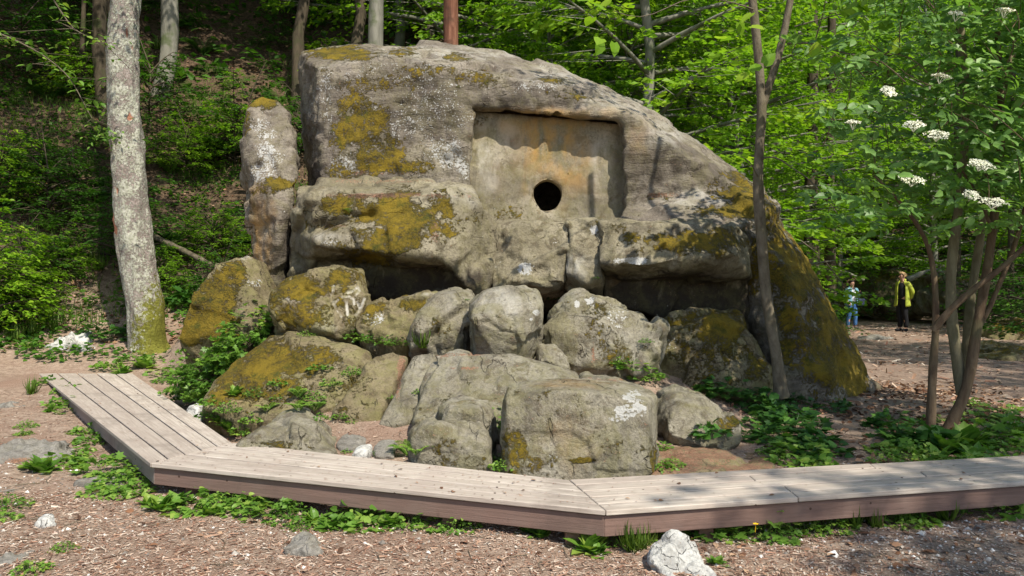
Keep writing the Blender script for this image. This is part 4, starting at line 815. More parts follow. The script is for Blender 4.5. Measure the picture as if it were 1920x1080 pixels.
# slim tree in front of the flank
def slim_tree():
    d = 8.3; e, pts, base = free_tree("slim_tree", "slender forked tree standing in front of the dolmen's mossy right flank", [(1466, 745, d), (1452, 640, d), (1436, 560, d), (1428, 450, d), (1420, 330, d), (1430, 200, d), (1418, 60, d), (1406, -40, d), (1400, -300, d)], .064, .036, M['bark_slim'], sides=16, n=60)
    mb = MB()
    mb.tube(spline([P(1428, 205, d), P(1442, 160, d), (P(1462, 100, d)), P(1475, 40, d), P(1492, -60, d), P(1520, -300, d)], 16) - base, np.linspace(.045, .03, 16), 8)
    for q, r0 in [([(1424, 300), (1452, 288), (1490, 320), (1515, 330), (1570, 400)], .01), ([(1476, 82), (1520, 78), (1580, 100), (1630, 108), (1690, 100)], .012), ([(1528, 78), (1545, 20), (1550, -20)], .009), ([(1420, 20), (1380, 5), (1300, -10), (1200, 40), (1150, 20)], .009),
                  ([(1500, 70), (1480, 105), (1500, 120), (1530, 82)], .006), ([(1490, 50), (1560, 30), (1640, 10)], .009), ([(1425, 340), (1405, 300), (1380, 290)], .008)]:
        mb.tube(spline([P(x, y, d - .2 * k) for k, (x, y) in enumerate(q)], 12) - base, np.linspace(r0, r0 * .4, 12), 5)
    link("branches", mb.mesh("branches", M['bark_slim']), e)
    ml = MB(); r = np.random.default_rng(3); pos = []; 
    for (x, y, n) in [(1380, 75, 3), (1470, 75, 4), (1130, 75, 3), (1125, 10, 2), (1440, 130, 3), (1620, 5, 4), (1560, 95, 5), (1690, 20, 6), (1390, 40, 2), (1600, 30, 5), (1075, 18, 3), (1660, 110, 4)]:
        for _ in range(n): pos.append(P(x + r.normal(0, 14), y + r.normal(0, 10), d - r.uniform(.2, 1)) - base)
    pos = np.array(pos); dr = r.normal(0, 1, (len(pos), 3)) + np.array([0, -.4, -.5]); ml.leaves(T_HEART, pos, dr, np.array([0, -.7, .8]) + r.normal(0, .4, (len(pos), 3)), .15)
    H = 9; cr = lambda q: np.array([P(1440, -100, d)[0], d, 0]) - base * np.array([1, 1, 0]) + np.array([0, 0, q * H])
    crown(mb2 := MB(), ml, H, .8, .8, 6, 5, 8, .12, 44, trunk=cr)
    tag(link("twigs", mb2.mesh("twigs", M['bark_slim']), e), kind='stuff')
    link("crown", ml.mesh("crown", M['leaf_far'], False), e)
slim_tree()

# elder shrub
def elder():
    d = 7.3; base = P(1765, 815, d); e = empty("elder_shrub", base, "flowering elder with several bare stems behind the bench's right end", "shrub"); r = np.random.default_rng(9)
    stems = [([(1745, 812, 7.2), (1748, 700, 7.2), (1756, 610, 7.2), (1752, 500, 7.2), (1735, 440, 7.2), (1690, 380, 7.1), (1640, 330, 7.0)], .052, .012, 'bark_elder'),
             ([(1772, 815, 7.4), (1800, 765, 7.4), (1818, 730, 7.4), (1826, 640, 7.4), (1850, 520, 7.4), (1865, 400, 7.4), (1880, 250, 7.4), (1870, 60, 7.4)], .062, .03, 'bark_elder'),
             ([(1805, 740, 7.5), (1792, 660, 7.5), (1780, 570, 7.5), (1785, 470, 7.5), (1800, 380, 7.5), (1815, 200, 7.5), (1800, 20, 7.5)], .066, .03, 'bark_elder_pale'),
             ([(1808, 735, 7.6), (1812, 640, 7.6), (1822, 540, 7.6), (1842, 430, 7.6), (1850, 300, 7.6), (1900, 100, 7.6)], .056, .028, 'bark_elder_pale'),
             ([(1750, 620, 7.15), (1772, 590, 7.1), (1820, 545, 7.0), (1870, 510, 6.9), (1930, 455, 6.8), (1990, 380, 6.7)], .04, .018, 'bark_elder'),
             ([(1832, 620, 7.4), (1850, 590, 7.4), (1900, 470, 7.5), (1920, 400, 7.5), (1960, 250, 7.5)], .03, .02, 'bark_elder'),
             ([(1860, 430, 7.4), (1840, 380, 7.3), (1825, 350, 7.3), (1790, 300, 7.2)], .02, .01, 'bark_elder')]
    ends = []
    for q, r0, r1, m in stems:
        n = 24; pts = spline([P(*p) for p in q], n) - base; mb = MB(); t = np.linspace(0, 1, n); rr = .86 * (r0 + (r1 - r0) * t) * (1 + .06 * np.sin(t * 37 + r0 * 100)); mb.tube(pts, rr, 12); link("stem", mb.mesh("stem", M[m]), e); ends.append(pts[n // 2:])
    allp = np.concatenate(ends); mt = MB(); ml = MB()
    # leaf sprays through the crown volume, each carried by a twig from the nearest stem
    cl = []
    for _ in range(8000):
        px, py = r.uniform(1530, 2080), r.uniform(-160, 440); dd = r.uniform(6.4, 8.6)
        q = P(px, py, dd); e1 = (px - 1530) / 160; low = (440 - py) / 90
        e1 = (px - 1530) / 420 + .12; dens = min(1, e1) * min(1, max(.12, low)) * (.45 + .9 * max(0, fbm(q[None] * 1.6, 4, 2)[0] + .35))
        if r.random() < dens * .54: cl.append(q)
    for (px, py, dd) in [(1560, 400, 7), (1600, 350, 7), (1590, 300, 7.1), (1650, 420, 7), (1890, 440, 6.8), (1910, 420, 6.8), (1850, 420, 7)]: cl.append(P(px, py, dd))
    cl = np.array(cl) - base
    for q in cl[::4]:
        a = allp[np.argmin(((allp - q) ** 2).sum(1) + r.uniform(0, .4, len(allp)))]
        if ((a - q) ** 2).sum() > .5: a = q + r.normal(0, .16, 3) + np.array([.1, 0, -.2]); m = (a + q) / 2 + r.normal(0, .06, 3); mt.tube(spline([a, m, q], 5), np.linspace(.006, .002, 5), 4, cap=False)
    tag(link("twigs", mt.mesh("twigs", M['bark_elder']), e), kind='stuff')
    n = len(cl); az = r.uniform(0, 6.28, n); ax = np.stack([np.cos(az), np.sin(az), r.uniform(-.35, .15, n)], 1); nrm = np.array([.15, -.55, .85]) + r.normal(0, .3, (n, 3)); ax = ax + np.array([0, -.1, -.15]); sd = np.cross(nrm, ax); sd /= np.linalg.norm(sd, axis=1)[:, None]
    tn = np.clip(.5 + r.normal(0, .22, n), 0, 1)
    for (u, s) in ((.17, 0), (.1, .9), (.1, -.9), (.02, 1.1), (.02, -1.1)):
        dr = ax + sd * s; ml.leaves(T_LEAF, cl + ax * u, dr, nrm + r.normal(0, .15, (n, 3)), r.uniform(.09, .15, n) * (1 if s == 0 else .85), np.clip(tn + r.normal(0, .08, n), 0, 1))
    link("crown", ml.mesh("crown", M['leaf_elder'], False), e)
    def umbel(px, py, w, tilt, dd=6.35):
        mb = MB(); n = int(260 * (w / 36) ** 1.3); Rw = w / 2 / F * dd; a = r.uniform(0, 6.28, n); rad = np.sqrt(r.random(n)) * Rw; lob = 1 + .18 * np.sin(a * 5 + r.random() * 6)
        pos = np.stack([rad * np.cos(a) * lob, rad * np.sin(a) * lob, .28 * (Rw - rad ** 2 / Rw) + r.normal(0, .004, n)], 1)
        keep = (pn(pos * 45 + r.random() * 9, 3) > -.25); pos = pos[keep]; n = len(pos)
        mb.leaves((np.array([[-.5, -.5, 0], [.5, -.5, 0], [.5, .5, .2], [-.5, .5, 0]]), np.array([[0, 1, 2, 3]])), pos, r.normal(0, 1, (n, 3)) * np.array([1, 1, .3]), np.array([0, 0, 1.]) + r.normal(0, .5, (n, 3)), .011)
        for k in range(7): 
            th = k * .9; mb.tube([(0, 0, -.06), (Rw * .6 * math.cos(th), Rw * .6 * math.sin(th), .1 * Rw)], [.0022, .0015], 3, cap=False)
        o = link("flower_cluster", mb.mesh("flower_cluster", M['flower'], False), e); o.location = P(px, py, dd) - base; o.rotation_euler = (tilt, r.uniform(-.2, .2), 0); return o
    for q in [(1666, 171, 30, .9), (1714, 235, 38, .5), (1757, 253, 42, .5), (1839, 309, 44, .6), (1711, 338, 44, .45), (1862, 380, 46, .4), (1822, 366, 30, .7), (1765, 144, 34, .25), (1600, 230, 26, .3), (1885, 20, 30, .3), (1795, 27, 34, .4)]: umbel(*q)
elder()

# ------------------------------------------------------------------ understorey and herbs
def shrub_proto(name, seed, H, Rr, nl, nb, nlv, L, mat, tpl=T_DIAM, flat=.3, up=.5):
    e = empty(name, (0, 0, 0)); mw = MB(); ml = MB(); r = np.random.default_rng(seed)
    tr = lambda q: np.array([0, 0, q * H * .75]); mw.tube([(0, 0, -.1), (0, 0, H * .75)], [.02, .006], 5)
    crown(mw, ml, H, .05, Rr, nl, nb, nlv, L, seed, tpl=tpl, trunk=tr, flat=flat, up=up)
    link("stem", mw.mesh("stem", M['bark_dark']), e); link("foliage", ml.mesh("foliage", mat, False), e); return [e, False]
def place_s(slot, x, y, sc, label, group, cat="shrub", z=None, rz=None, sink=0.):
    if not slot[1]: o = slot[0]; slot[1] = True
    else: o = copy_tree(slot[0])
    o.location = (x, y, (hz(x, y) if z is None else z) - sink); o.scale = (sc,) * 3; o.rotation_euler = (0, 0, random.uniform(0, 6.28) if rz is None else rz); tag(o, label, cat, group); return o
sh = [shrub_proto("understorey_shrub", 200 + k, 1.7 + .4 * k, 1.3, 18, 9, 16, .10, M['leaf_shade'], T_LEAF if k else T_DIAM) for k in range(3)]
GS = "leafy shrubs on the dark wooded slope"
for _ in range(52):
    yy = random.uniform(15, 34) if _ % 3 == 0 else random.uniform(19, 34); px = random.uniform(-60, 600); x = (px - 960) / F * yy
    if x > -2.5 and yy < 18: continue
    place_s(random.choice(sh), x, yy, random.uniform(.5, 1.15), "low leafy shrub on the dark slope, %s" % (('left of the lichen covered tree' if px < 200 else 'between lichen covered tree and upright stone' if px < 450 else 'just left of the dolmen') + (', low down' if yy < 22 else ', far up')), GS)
shb = [shrub_proto('understorey_shrub', 300 + k, 2.2, 1.5, 26, 10, 18, .11, M['leaf_far'], T_LEAF) for k in range(2)]  # brighter leaf colour than the other shrubs, painting them as sunlit
for (px, yy, sc) in [(400, 16.2, .55), (350, 18.6, .6), (440, 19.2, .75), (300, 14.8, .4), (40, 13.4, .45), (-30, 12.6, .8), (110, 14.4, .4), (0, 15.5, .7), (160, 19, .6)]:
    place_s(random.choice(shb), (px - 960) / F * yy, yy, sc, 'sunlit leafy shrub on the lower slope ' + ('left of the lichen covered tree' if px < 220 else 'right of the lichen covered tree'), 'sunlit shrubs at the foot of the slope')
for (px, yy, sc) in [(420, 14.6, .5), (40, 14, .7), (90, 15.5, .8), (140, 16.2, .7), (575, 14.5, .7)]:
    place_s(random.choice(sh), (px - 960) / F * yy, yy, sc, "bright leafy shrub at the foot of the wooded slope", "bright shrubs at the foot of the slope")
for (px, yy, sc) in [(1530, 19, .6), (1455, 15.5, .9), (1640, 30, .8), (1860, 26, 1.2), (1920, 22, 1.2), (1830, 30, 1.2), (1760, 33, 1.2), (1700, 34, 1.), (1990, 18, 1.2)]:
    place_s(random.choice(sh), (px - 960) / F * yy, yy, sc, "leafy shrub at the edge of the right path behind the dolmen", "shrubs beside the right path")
slot = shrub_proto('leafy_bush', 410, 1.5, 1.0, 22, 8, 12, .16, M['leaf_ground'], T_LOBED, flat=.6)
for (px, dd, sc, lb) in [(412, 8.75, .32, 'bright leafy bush at the left foot of the pointed mossy boulder'), (466, 8.75, .42, 'taller bright leafy bush in front of the pointed mossy boulder'), (378, 9.0, .32, 'small leafy bush left of the pointed mossy boulder')]:
    place_s(slot, (px - 960) / F * dd, dd, sc, lb, None, cat='bush')
# herbs
def herb(kind, seed, R0=.22, n=60, L=.07, mat='leaf_ground'):
    r = np.random.default_rng(seed); mb = MB()
    if kind == 'cover':      # small leaves on short stalks, a spreading patch
        a = r.uniform(0, 6.28, n); rad = R0 * np.sqrt(r.random(n)); h = (.02 + .12 * r.random(n)) * (1.15 - rad / R0) * (R0 / .22) + .015
        pos = np.stack([rad * np.cos(a), rad * np.sin(a), h], 1); dr = np.stack([np.cos(a + r.normal(0, .8, n)), np.sin(a + r.normal(0, .8, n)), r.uniform(-.3, .4, n)], 1)
        mb.leaves(T_HEART, pos, dr, np.array([0, 0, 1.]) + r.normal(0, .4, (n, 3)), L * r.uniform(.5, 1.2, n))
        for k in range(0, n, 5): mb.tube([(pos[k, 0] * .6, pos[k, 1] * .6, 0), pos[k]], [.003, .0015], 3, cap=False, tint=.4)
    if kind == 'lobed':
        a = r.uniform(0, 6.28, n); rad = R0 * np.sqrt(r.random(n)); h = (.04 + .16 * r.random(n)) * (1.2 - rad / R0) * (R0 / .22)
        pos = np.stack([rad * np.cos(a), rad * np.sin(a), h], 1); dr = np.stack([np.cos(a), np.sin(a), r.uniform(-.4, .2, n)], 1)
        mb.leaves(T_LOBED, pos, dr, np.array([0, 0, 1.]) + r.normal(0, .35, (n, 3)), L * r.uniform(.6, 1.2, n))
        for k in range(0, n, 3): mb.tube([(pos[k, 0] * .4, pos[k, 1] * .4, 0), pos[k]], [.003, .0015], 3, cap=False, tint=.4)
    if kind == 'rosette':    # big long leaves arching from a crown
        a = np.arange(n) * 2.4 + r.normal(0, .2, n); el = r.uniform(.25, 1.2, n); st = r.uniform(.0, R0 * .5, n)
        dr = np.stack([np.cos(a) * np.cos(el), np.sin(a) * np.cos(el), np.sin(el)], 1); pos = dr * st[:, None]; nr = np.stack([-np.cos(a) * np.sin(el), -np.sin(a) * np.sin(el), np.cos(el)], 1)
        mb.leaves(T_LEAF, pos, dr, nr, L * r.uniform(.6, 1.15, n), W=L * 1.25 * r.uniform(.6, 1.1, n))
        mb.tube([(0, 0, -.02), (0, 0, R0 * .6)], [.006, .003], 4, cap=False, tint=.4)
    if kind == 'grass':
        a = r.uniform(0, 6.28, n); el = r.uniform(.7, 1.5, n); dr = np.stack([np.cos(a) * np.cos(el), np.sin(a) * np.cos(el), np.sin(el)], 1); nr = np.stack([-np.cos(a) * np.sin(el), -np.sin(a) * np.sin(el), np.cos(el)], 1)
        mb.leaves(T_BLADE, r.normal(0, R0 * .25, (n, 3)) * np.array([1, 1, 0]), dr, -nr, L * r.uniform(.5, 1.2, n), W=L * .9)
    if kind == 'fern':
        for k in range(n):
            a = k * 2.4 + r.normal(0, .2); l = L * r.uniform(.75, 1.15); u = np.linspace(.12, 1, 22); hx = np.array([math.cos(a), math.sin(a), 0]); sdv = np.array([-hx[1], hx[0], 0])
            sp = hx * (u * l * .72)[:, None] + np.array([0, 0, 1]) * (l * (1.25 * u - .85 * u ** 2))[:, None]; mb.tube(np.r_[[[0, 0, 0]], sp], np.linspace(.004, .001, 23), 3, cap=False, tint=.35)
            w = l * .17 * np.sin(np.pi * np.clip(u * .86 + .12, 0, 1)) + .008
            for s in (-1, 1): mb.leaves(T_LEAF, sp, sdv * s + hx * .35, np.array([0, 0, 1.]) + hx * .2 + r.normal(0, .08, (22, 3)), w, W=w * .62)
    return mb.mesh("plant", M[mat], False)
HP = {k: [None] * 3 for k in ()}
KINDS = {'cover': [herb('cover', 1, .26, 120, .07), herb('cover', 2, .2, 150, .042), herb('cover', 3, .22, 100, .06), herb('cover', 21, .24, 220, .036), herb('cover', 22, .17, 70, .055)],
         'lobed': [herb('lobed', 4, .24, 60, .11), herb('lobed', 5, .2, 46, .095)],
         'rosette': [herb('rosette', 6, .08, 26, .19), herb('rosette', 7, .08, 20, .15)],
         'grass': [herb('grass', 8, .12, 70, .32, 'grass')],
         'fern': [herb('fern', 9, .2, 8, .34), herb('fern', 10, .2, 10, .40)],
         'dark': [herb('lobed', 11, .26, 80, .12, 'leaf_dark'), herb('cover', 12, .26, 120, .09, 'leaf_dark')],
         'darkfern': [herb('fern', 14, .2, 12, .55, 'leaf_dark')]}
NM = dict(cover='herb_clump', lobed='herb_clump', rosette='broadleaf_plant', grass='grass_tuft', fern='fern', dark='herb_clump', darkfern='fern')
def plant(kind, px, py, d, sc, label, group, z=None, cat="plant"):
    """z None: stands on the ground under that direction"""
    p = P(px, py, d)
    me = random.choice(KINDS[kind]); o = link(NM[kind], me, loc=(p[0], p[1], (hz(p[0], p[1]) if z is None else p[2]) - .01)); o.scale = (sc, sc, sc * random.uniform(.85, 1.15)); o.rotation_euler = (0, 0, random.uniform(0, 6.28))
    if z == 1:
        h = surf(px, py)
        if h is not None: o.location = h - Vector((0, 0, .015))
    tag(o, label, cat, group); return o
def gd(py, z=0.): return (CAM_Z - z) * F / (py - HY)
# row in front of the bench
GF = "green herbs growing along the front of the bench"
fr = [(240, 915, 'cover', 1.), (280, 955, 'rosette', .7), (180, 935, 'cover', .8), (215, 940, 'cover', .7), (330, 960, 'rosette', .9), (300, 965, 'rosette', .9), (370, 965, 'cover', 1.), (420, 960, 'cover', .9), (455, 965, 'cover', .9), (500, 970, 'lobed', .8), (545, 975, 'cover', .8), (590, 978, 'rosette', .9),
      (620, 995, 'rosette', 1.), (650, 985, 'cover', .8), (690, 992, 'cover', .8), (735, 995, 'rosette', .7), (760, 998, 'cover', .7), (800, 1000, 'lobed', .7), (860, 1003, 'cover', .7), (990, 1010, 'rosette', .7), (1015, 1018, 'rosette', .6), (1105, 1035, 'rosette', 1.05), (1120, 1045, 'rosette', .8),
      (1185, 1040, 'grass', .6), (1205, 1036, 'grass', .5), (1235, 1020, 'cover', .5), (1340, 1008, 'lobed', .8), (1370, 1012, 'cover', .6), (1430, 1005, 'cover', 1.), (1450, 1008, 'lobed', .9), (1520, 1000, 'cover', .6), (1560, 995, 'cover', .8), (1600, 993, 'grass', .7), (1640, 993, 'grass', .6),
      (1690, 985, 'cover', .8), (1720, 985, 'cover', .7), (1770, 980, 'grass', .7), (1850, 970, 'lobed', .9), (1885, 965, 'cover', .9), (1910, 958, 'cover', 1.2), (1345, 1068, 'rosette', .5), (1160, 1020, 'cover', .6), (560, 990, 'cover', .6), (395, 975, 'rosette', .7), (1270, 1015, 'cover', .4)]
for px, py, k, sc in fr: plant(k, px, py, gd(py), sc * (.72 if k == 'rosette' else .95), {"cover": "small heart leaved herb patch in front of the bench", "rosette": "broad leaved plant in front of the bench", "lobed": "lobed leaf herb in front of the bench", "grass": "tuft of thin grass in front of the bench"}[k] + ("'s left corner" if px < 330 else "'s middle arm near the sprig" if px < 620 else "'s middle arm" if px < 900 else "'s right corner" if px < 1260 else "'s right arm near the white rock" if px < 1500 else "'s shaded right arm"), GF + " (" + NM[k].replace('_', ' ') + ")")
# yellow flowers
for px, py, d, z in [(1417, 983, 4.42, None), (398, 782, 7.6, None)]:
    mb = MB(); a = np.arange(5) * 1.257; mb.leaves(T_LEAF, np.zeros((5, 3)), np.stack([np.cos(a), np.sin(a), np.full(5, .3)], 1), np.tile([0, 0, 1.], (5, 1)), .02, W=.03); mb.tube([(0, .01, -.05), (0, 0, 0)], [.002, .0015], 4)
    tag(link("yellow_flower", mb.mesh("yellow_flower", M['yellow'], False), loc=P(px, py, d)), "small yellow flower on the leafy plant " + ("in front of the bench's right arm" if px > 900 else "behind the bench's left arm"), "flower")
# left of the bench, down its outer side
GL = "green herbs along the outer side of the bench's left arm"
for px, py, k, sc in [(60, 700, 'cover', 1.), (90, 720, 'cover', 1.), (60, 740, 'grass', .7), (110, 760, 'cover', 1.1), (130, 770, 'lobed', 1.), (90, 690, 'cover', 1.), (150, 850, 'cover', .8), (180, 870, 'cover', 1.), (200, 890, 'lobed', .8), (215, 905, 'cover', .9), (170, 830, 'cover', .7), (50, 800, 'cover', .5), (80, 885, 'rosette', .8), (110, 875, 'cover', .8), (140, 860, 'cover', .7), (10, 950, 'cover', .7), (5, 975, 'cover', .5), (60, 1070, 'cover', .5), (120, 1030, 'cover', .35), (45, 815, 'cover', .4), (60, 880, 'rosette', .6), (250, 925, 'cover', .7), (10, 690, 'cover', .7), (160, 810, 'cover', .6), (130, 735, 'cover', .8)]:
    x = (px - 960) / F; d = gd(py, .1)
    for _ in range(6): d = gd(py, hz(x * d, d))
    plant(k, px, py, d, sc * 1., {"cover": "small heart leaved herb patch beside the bench's left arm", "rosette": "broad leaved plant beside the bench's left arm", "lobed": "lobed leaf herb beside the bench's left arm", "grass": "grass tuft beside the bench's left arm"}[k], GL + " (" + NM[k].replace('_', ' ') + ")")
# around the tree base and inside the bench
GI = "herbs between the bench and the boulders"
def on_ground(px, py):
    x = (px - 960) / F; d = 7.
    for _ in range(14): d = .5 * d + .5 * gd(py, hz(x * d, d))
    return d
for px, py, k, sc in [(205, 690, 'cover', 1.2), (230, 700, 'rosette', 1.2), (270, 690, 'rosette', 1.3), (300, 700, 'lobed', 1.2), (330, 700, 'cover', 1.1), (250, 675, 'cover', 1.2), (310, 715, 'cover', 1.), (340, 690, 'lobed', 1.), (290, 675, 'cover', 1.2), (345, 700, 'cover', 1.), (372, 712, 'lobed', 1.1), (400, 716, 'cover', 1.1),
                      (410, 790, 'rosette', .9), (430, 805, 'rosette', 1.), (455, 810, 'cover', .9), (390, 780, 'cover', .9), (395, 755, 'cover', .9), (430, 770, 'cover', .9), (470, 790, 'cover', .8), (500, 770, 'fern', .75), (590, 770, 'fern', .8), (560, 770, 'fern', .7), (600, 785, 'cover', .6), (640, 780, 'cover', .5), (520, 745, 'cover', .6), (440, 740, 'rosette', .8), (660, 790, 'cover', .5),
                      (765, 855, 'fern', .55), (780, 850, 'fern', .5), (650, 845, 'cover', .35), (700, 848, 'cover', .35), (930, 873, 'cover', .6), (945, 875, 'cover', .5), (1245, 878, 'cover', .5), (1240, 840, 'lobed', .35), (1260, 870, 'cover', .4),
                      (1380, 740, 'dark', 1.), (1350, 735, 'dark', .9), (1420, 770, 'dark', 1.), (1460, 780, 'dark', 1.1), (1490, 800, 'dark', 1.), (1440, 800, 'dark', .9), (1520, 830, 'dark', .9), (1500, 850, 'lobed', .9), (1540, 850, 'dark', .8), (1480, 865, 'cover', .8), (1400, 820, 'dark', .7), (1330, 815, 'dark', .6), (1560, 770, 'dark', .6), (1580, 760, 'dark', .4), (1500, 760, 'dark', .7), (1530, 880, 'cover', .7), (1450, 850, 'cover', .6), (1460, 830, 'dark', .8),
                      (1680, 800, 'dark', .8), (1700, 830, 'dark', 1.), (1740, 840, 'dark', 1.1), (1780, 850, 'rosette', 1.1), (1810, 840, 'rosette', 1.2), (1850, 830, 'lobed', 1.1), (1830, 860, 'rosette', 1.), (1880, 820, 'lobed', 1.1), (1900, 845, 'cover', 1.1), (1840, 790, 'lobed', 1.1), (1870, 780, 'lobed', 1.), (1720, 860, 'cover', .9), (1680, 850, 'cover', .8), (1760, 865, 'rosette', .9), (1905, 810, 'cover', 1.), (1820, 760, 'cover', .8), (1750, 790, 'cover', .7), (1640, 800, 'dark', .5), (1900, 770, 'cover', .9), (1660, 870, 'cover', .6), (1795, 880, 'lobed', .8), (1860, 875, 'cover', .9),
                      (100, 620, 'grass', 1.), (60, 630, 'grass', 1.), (30, 640, 'grass', 1.)]:
    d = on_ground(px, py); lb = {"cover": "low heart leaved herb patch", "rosette": "broad leaved plant", "lobed": "lobed leaf herb", "fern": "bright green fern", "dark": "dark green shade herb", "grass": "grass tuft"}[k]
    zone = "at the foot of the lichen covered tree" if px < 350 else "behind the bench's inner corner" if px < 700 else "between the bench and the front boulders" if px < 1300 else "at the foot of the dolmen's right flank" if px < 1600 else "round the foot of the elder"
    if 350 < px < 720: sc *= .62
    if px < 350: sc *= .8
    plant(k, px, py, d, sc * 1.1, lb + " " + zone, GI + " " + zone + " (" + NM[k].replace('_', ' ') + ")", z=1)
# plants that grow on the boulders, at the height they root
for px, py, d, k, sc, lb in [(470, 590, 8.9, 'lobed', 1.1, "bright leafy shrub in front of the pointed mossy boulder"), (475, 610, 8.8, 'lobed', 1.1, "leafy clump low beside the pointed mossy boulder"), (700, 640, 8.25, 'cover', .9, "herb patch in the gap below the lettered boulder"), (740, 645, 8.2, 'cover', .9, "herb patch left of the grey wedge boulder"), (790, 650, 8.1, 'grass', .8, "grass tuft at the foot of the grey wedge boulder"), (660, 632, 8.3, 'cover', .7, "low herb patch under the lettered boulder"),
                            (575, 628, 8.2, 'cover', .5, "tiny herb between the mossy slab and the lettered boulder"), (1190, 690, 8.0, 'lobed', .9, "bright herb growing on the broad peaked boulder"), (1215, 710, 7.9, 'cover', 1.1, "herb patch at the foot of the broad peaked boulder"), (1165, 680, 8.1, 'cover', .7, "small herb on the right slope of the broad peaked boulder"), (1210, 640, 8.3, 'cover', .4, "tiny shoot on the wide dark mossy boulder"),
                            (655, 397, 9.1, 'fern', .3, "small fern rooted in the left ledge of the dolmen"), (1030, 560, 9.0, 'dark', .6, "dark herb in the gap behind the round pale boulder"), (785, 735, 6.9, 'cover', .35, "small herb in the joint between the leaning slabs"), (730, 745, 6.9, 'cover', .3, "tiny herb on the left leaning slab"), (933, 780, 6.0, 'lobed', .5, "herb growing between the big square block and the low front boulder"), (932, 800, 5.95, 'cover', .4, "small leaves low between the big square block and its neighbour"),
                            (1118, 520, 9.1, 'cover', .25, "tiny green shoot in the ledge joint of the dolmen"), (600, 690, 7.1, 'cover', .5, "sparse creeping herb high on the mossy slab"), (660, 700, 7.1, 'cover', .55, "creeping herb at the right shoulder of the mossy slab"), (480, 740, 7.1, 'cover', .6, "creeping herb at the lower left of the mossy slab"), (590, 745, 7.1, 'cover', .6, "creeping herb low on the mossy slab"), (560, 745, 7.0, 'fern', .6, "fern on the lower edge of the mossy slab"), (620, 720, 7.1, 'cover', .6, "creeping herb on the mossy slab"), (520, 720, 7.0, 'cover', .5, "creeping herb at the foot of the mossy slab"), (875, 560, 8.6, 'cover', .2, "tiny herb beside the grey wedge boulder")]:
    p = plant(k, px, py, d, sc, lb, None, z=1)
# sprig in front of the fascia
plant('lobed', 510, 922, 4.45, .42, "leafy sprig growing up against the bench's front board", None, z=1)
# ferns and herbs on the dark slope
for _ in range(90):
    yy = random.uniform(12.5, 24); px = random.uniform(-40, 520)
    plant(random.choice(['darkfern', 'dark', 'fern', 'dark', 'grass']), px, 500, yy, random.uniform(1., 1.9), "fern or herb clump on the shaded slope left of the dolmen", "ferns and herbs on the shaded slope")

# ------------------------------------------------------------------ scattered stuff
def scatter(name, n, xr, yr, mat, fn, label, dens=None, kind='stuff'):
    x = rng.uniform(*xr, n); y = rng.uniform(*yr, n)
    if dens is not None: k = rng.random(n) < dens(x, y); x, y = x[k], y[k]
    z = hmap(x, y); mb = MB(); fn(mb, np.stack([x, y, z], 1)); o = link(name, mb.mesh(name, mat, False)); return tag(o, label, None, None, kind)
def litter_mat(name, cols, rough=.9):
    t = NT(name); a = t.attr("tint"); cr = t.n("ShaderNodeValToRGB"); cr.color_ramp.interpolation = 'CONSTANT'; el = cr.color_ramp.elements
    while len(el) < len(cols): el.new(.5)
    for k, c in enumerate(cols): el[k].position = k / len(cols); el[k].color = (*c, 1)
    t.l(a, cr.inputs[0]); return t.done(cr.outputs[0], rough, .15)
M['chips'] = litter_mat("bark_chips", [(.33, .19, .13), (.23, .12, .08), (.43, .30, .22), (.14, .08, .055), (.46, .35, .27), (.35, .22, .15), (.53, .45, .37)])
M['pebble'] = litter_mat("pebbles", [(.36, .33, .29), (.25, .22, .19), (.55, .52, .47), (.40, .30, .25), (.18, .16, .14), (.72, .70, .66)])
M['oldleaf'] = litter_mat("old_leaves", [(.20, .10, .055), (.30, .17, .10), (.12, .06, .035), (.38, .25, .16), (.23, .14, .09), (.08, .045, .03)])
T_CHIP = (np.array([[-.5, -.12, 0], [.5, -.09, .03], [.45, .12, 0], [-.48, .10, .05]]), np.array([[0, 1, 2, 3]]))
T_PEB = (np.array([[.5, 0, 0], [-.5, .05, 0], [0, .42, .02], [.05, -.4, 0], [0, 0, .34], [.1, .1, -.3]]), np.array([[0, 2, 4], [2, 1, 4], [1, 3, 4], [3, 0, 4], [2, 0, 5], [1, 2, 5], [3, 1, 5], [0, 3, 5]]))
def chips(mb, p): n = len(p); mb.leaves(T_CHIP, p + np.array([0, 0, .006]), rvec(n) * np.array([1, 1, .12]), np.array([0, 0, 1.]) + rvec(n, .28), rng.lognormal(-4.05, .45, n))
scatter("bark_chips", 120000, (-5.2, 5.6), (3.3, 5.6), M['chips'], chips, "fine reddish bark chips covering the foreground", lambda x, y: (np.abs(x) < y * .72 + .2) * np.where(y < 4.2, 1, .8) * (1 - .5 * sstep(1.4, 2.6, x)))
scatter("bark_chips", 45000, (-7.5, 3.2), (5.2, 9.8), M['chips'], chips, "fine reddish chips and needles between bench and boulders", lambda x, y: .9 * (np.abs(x) < y * .72))
def pebs(mb, p): n = len(p); mb.leaves(T_PEB, p + np.array([0, 0, .002]), rvec(n) * np.array([1, 1, .2]), np.array([0, 0, 1.]) + rvec(n, .2), rng.lognormal(-4.15, .5, n))
scatter("pebbles", 20000, (-5, 5.6), (3.3, 6.5), M['pebble'], pebs, "small pale pebbles strewn over the chips", lambda x, y: .25 + .75 * sstep(1.2, 2.6, x) * (y < 5))
def oldl(mb, p): n = len(p); mb.leaves(T_LEAF, p + np.array([0, 0, .012]), rvec(n) * np.array([1, 1, .25]), np.array([0, 0, 1.]) + rvec(n, .45), rng.lognormal(-2.75, .3, n))
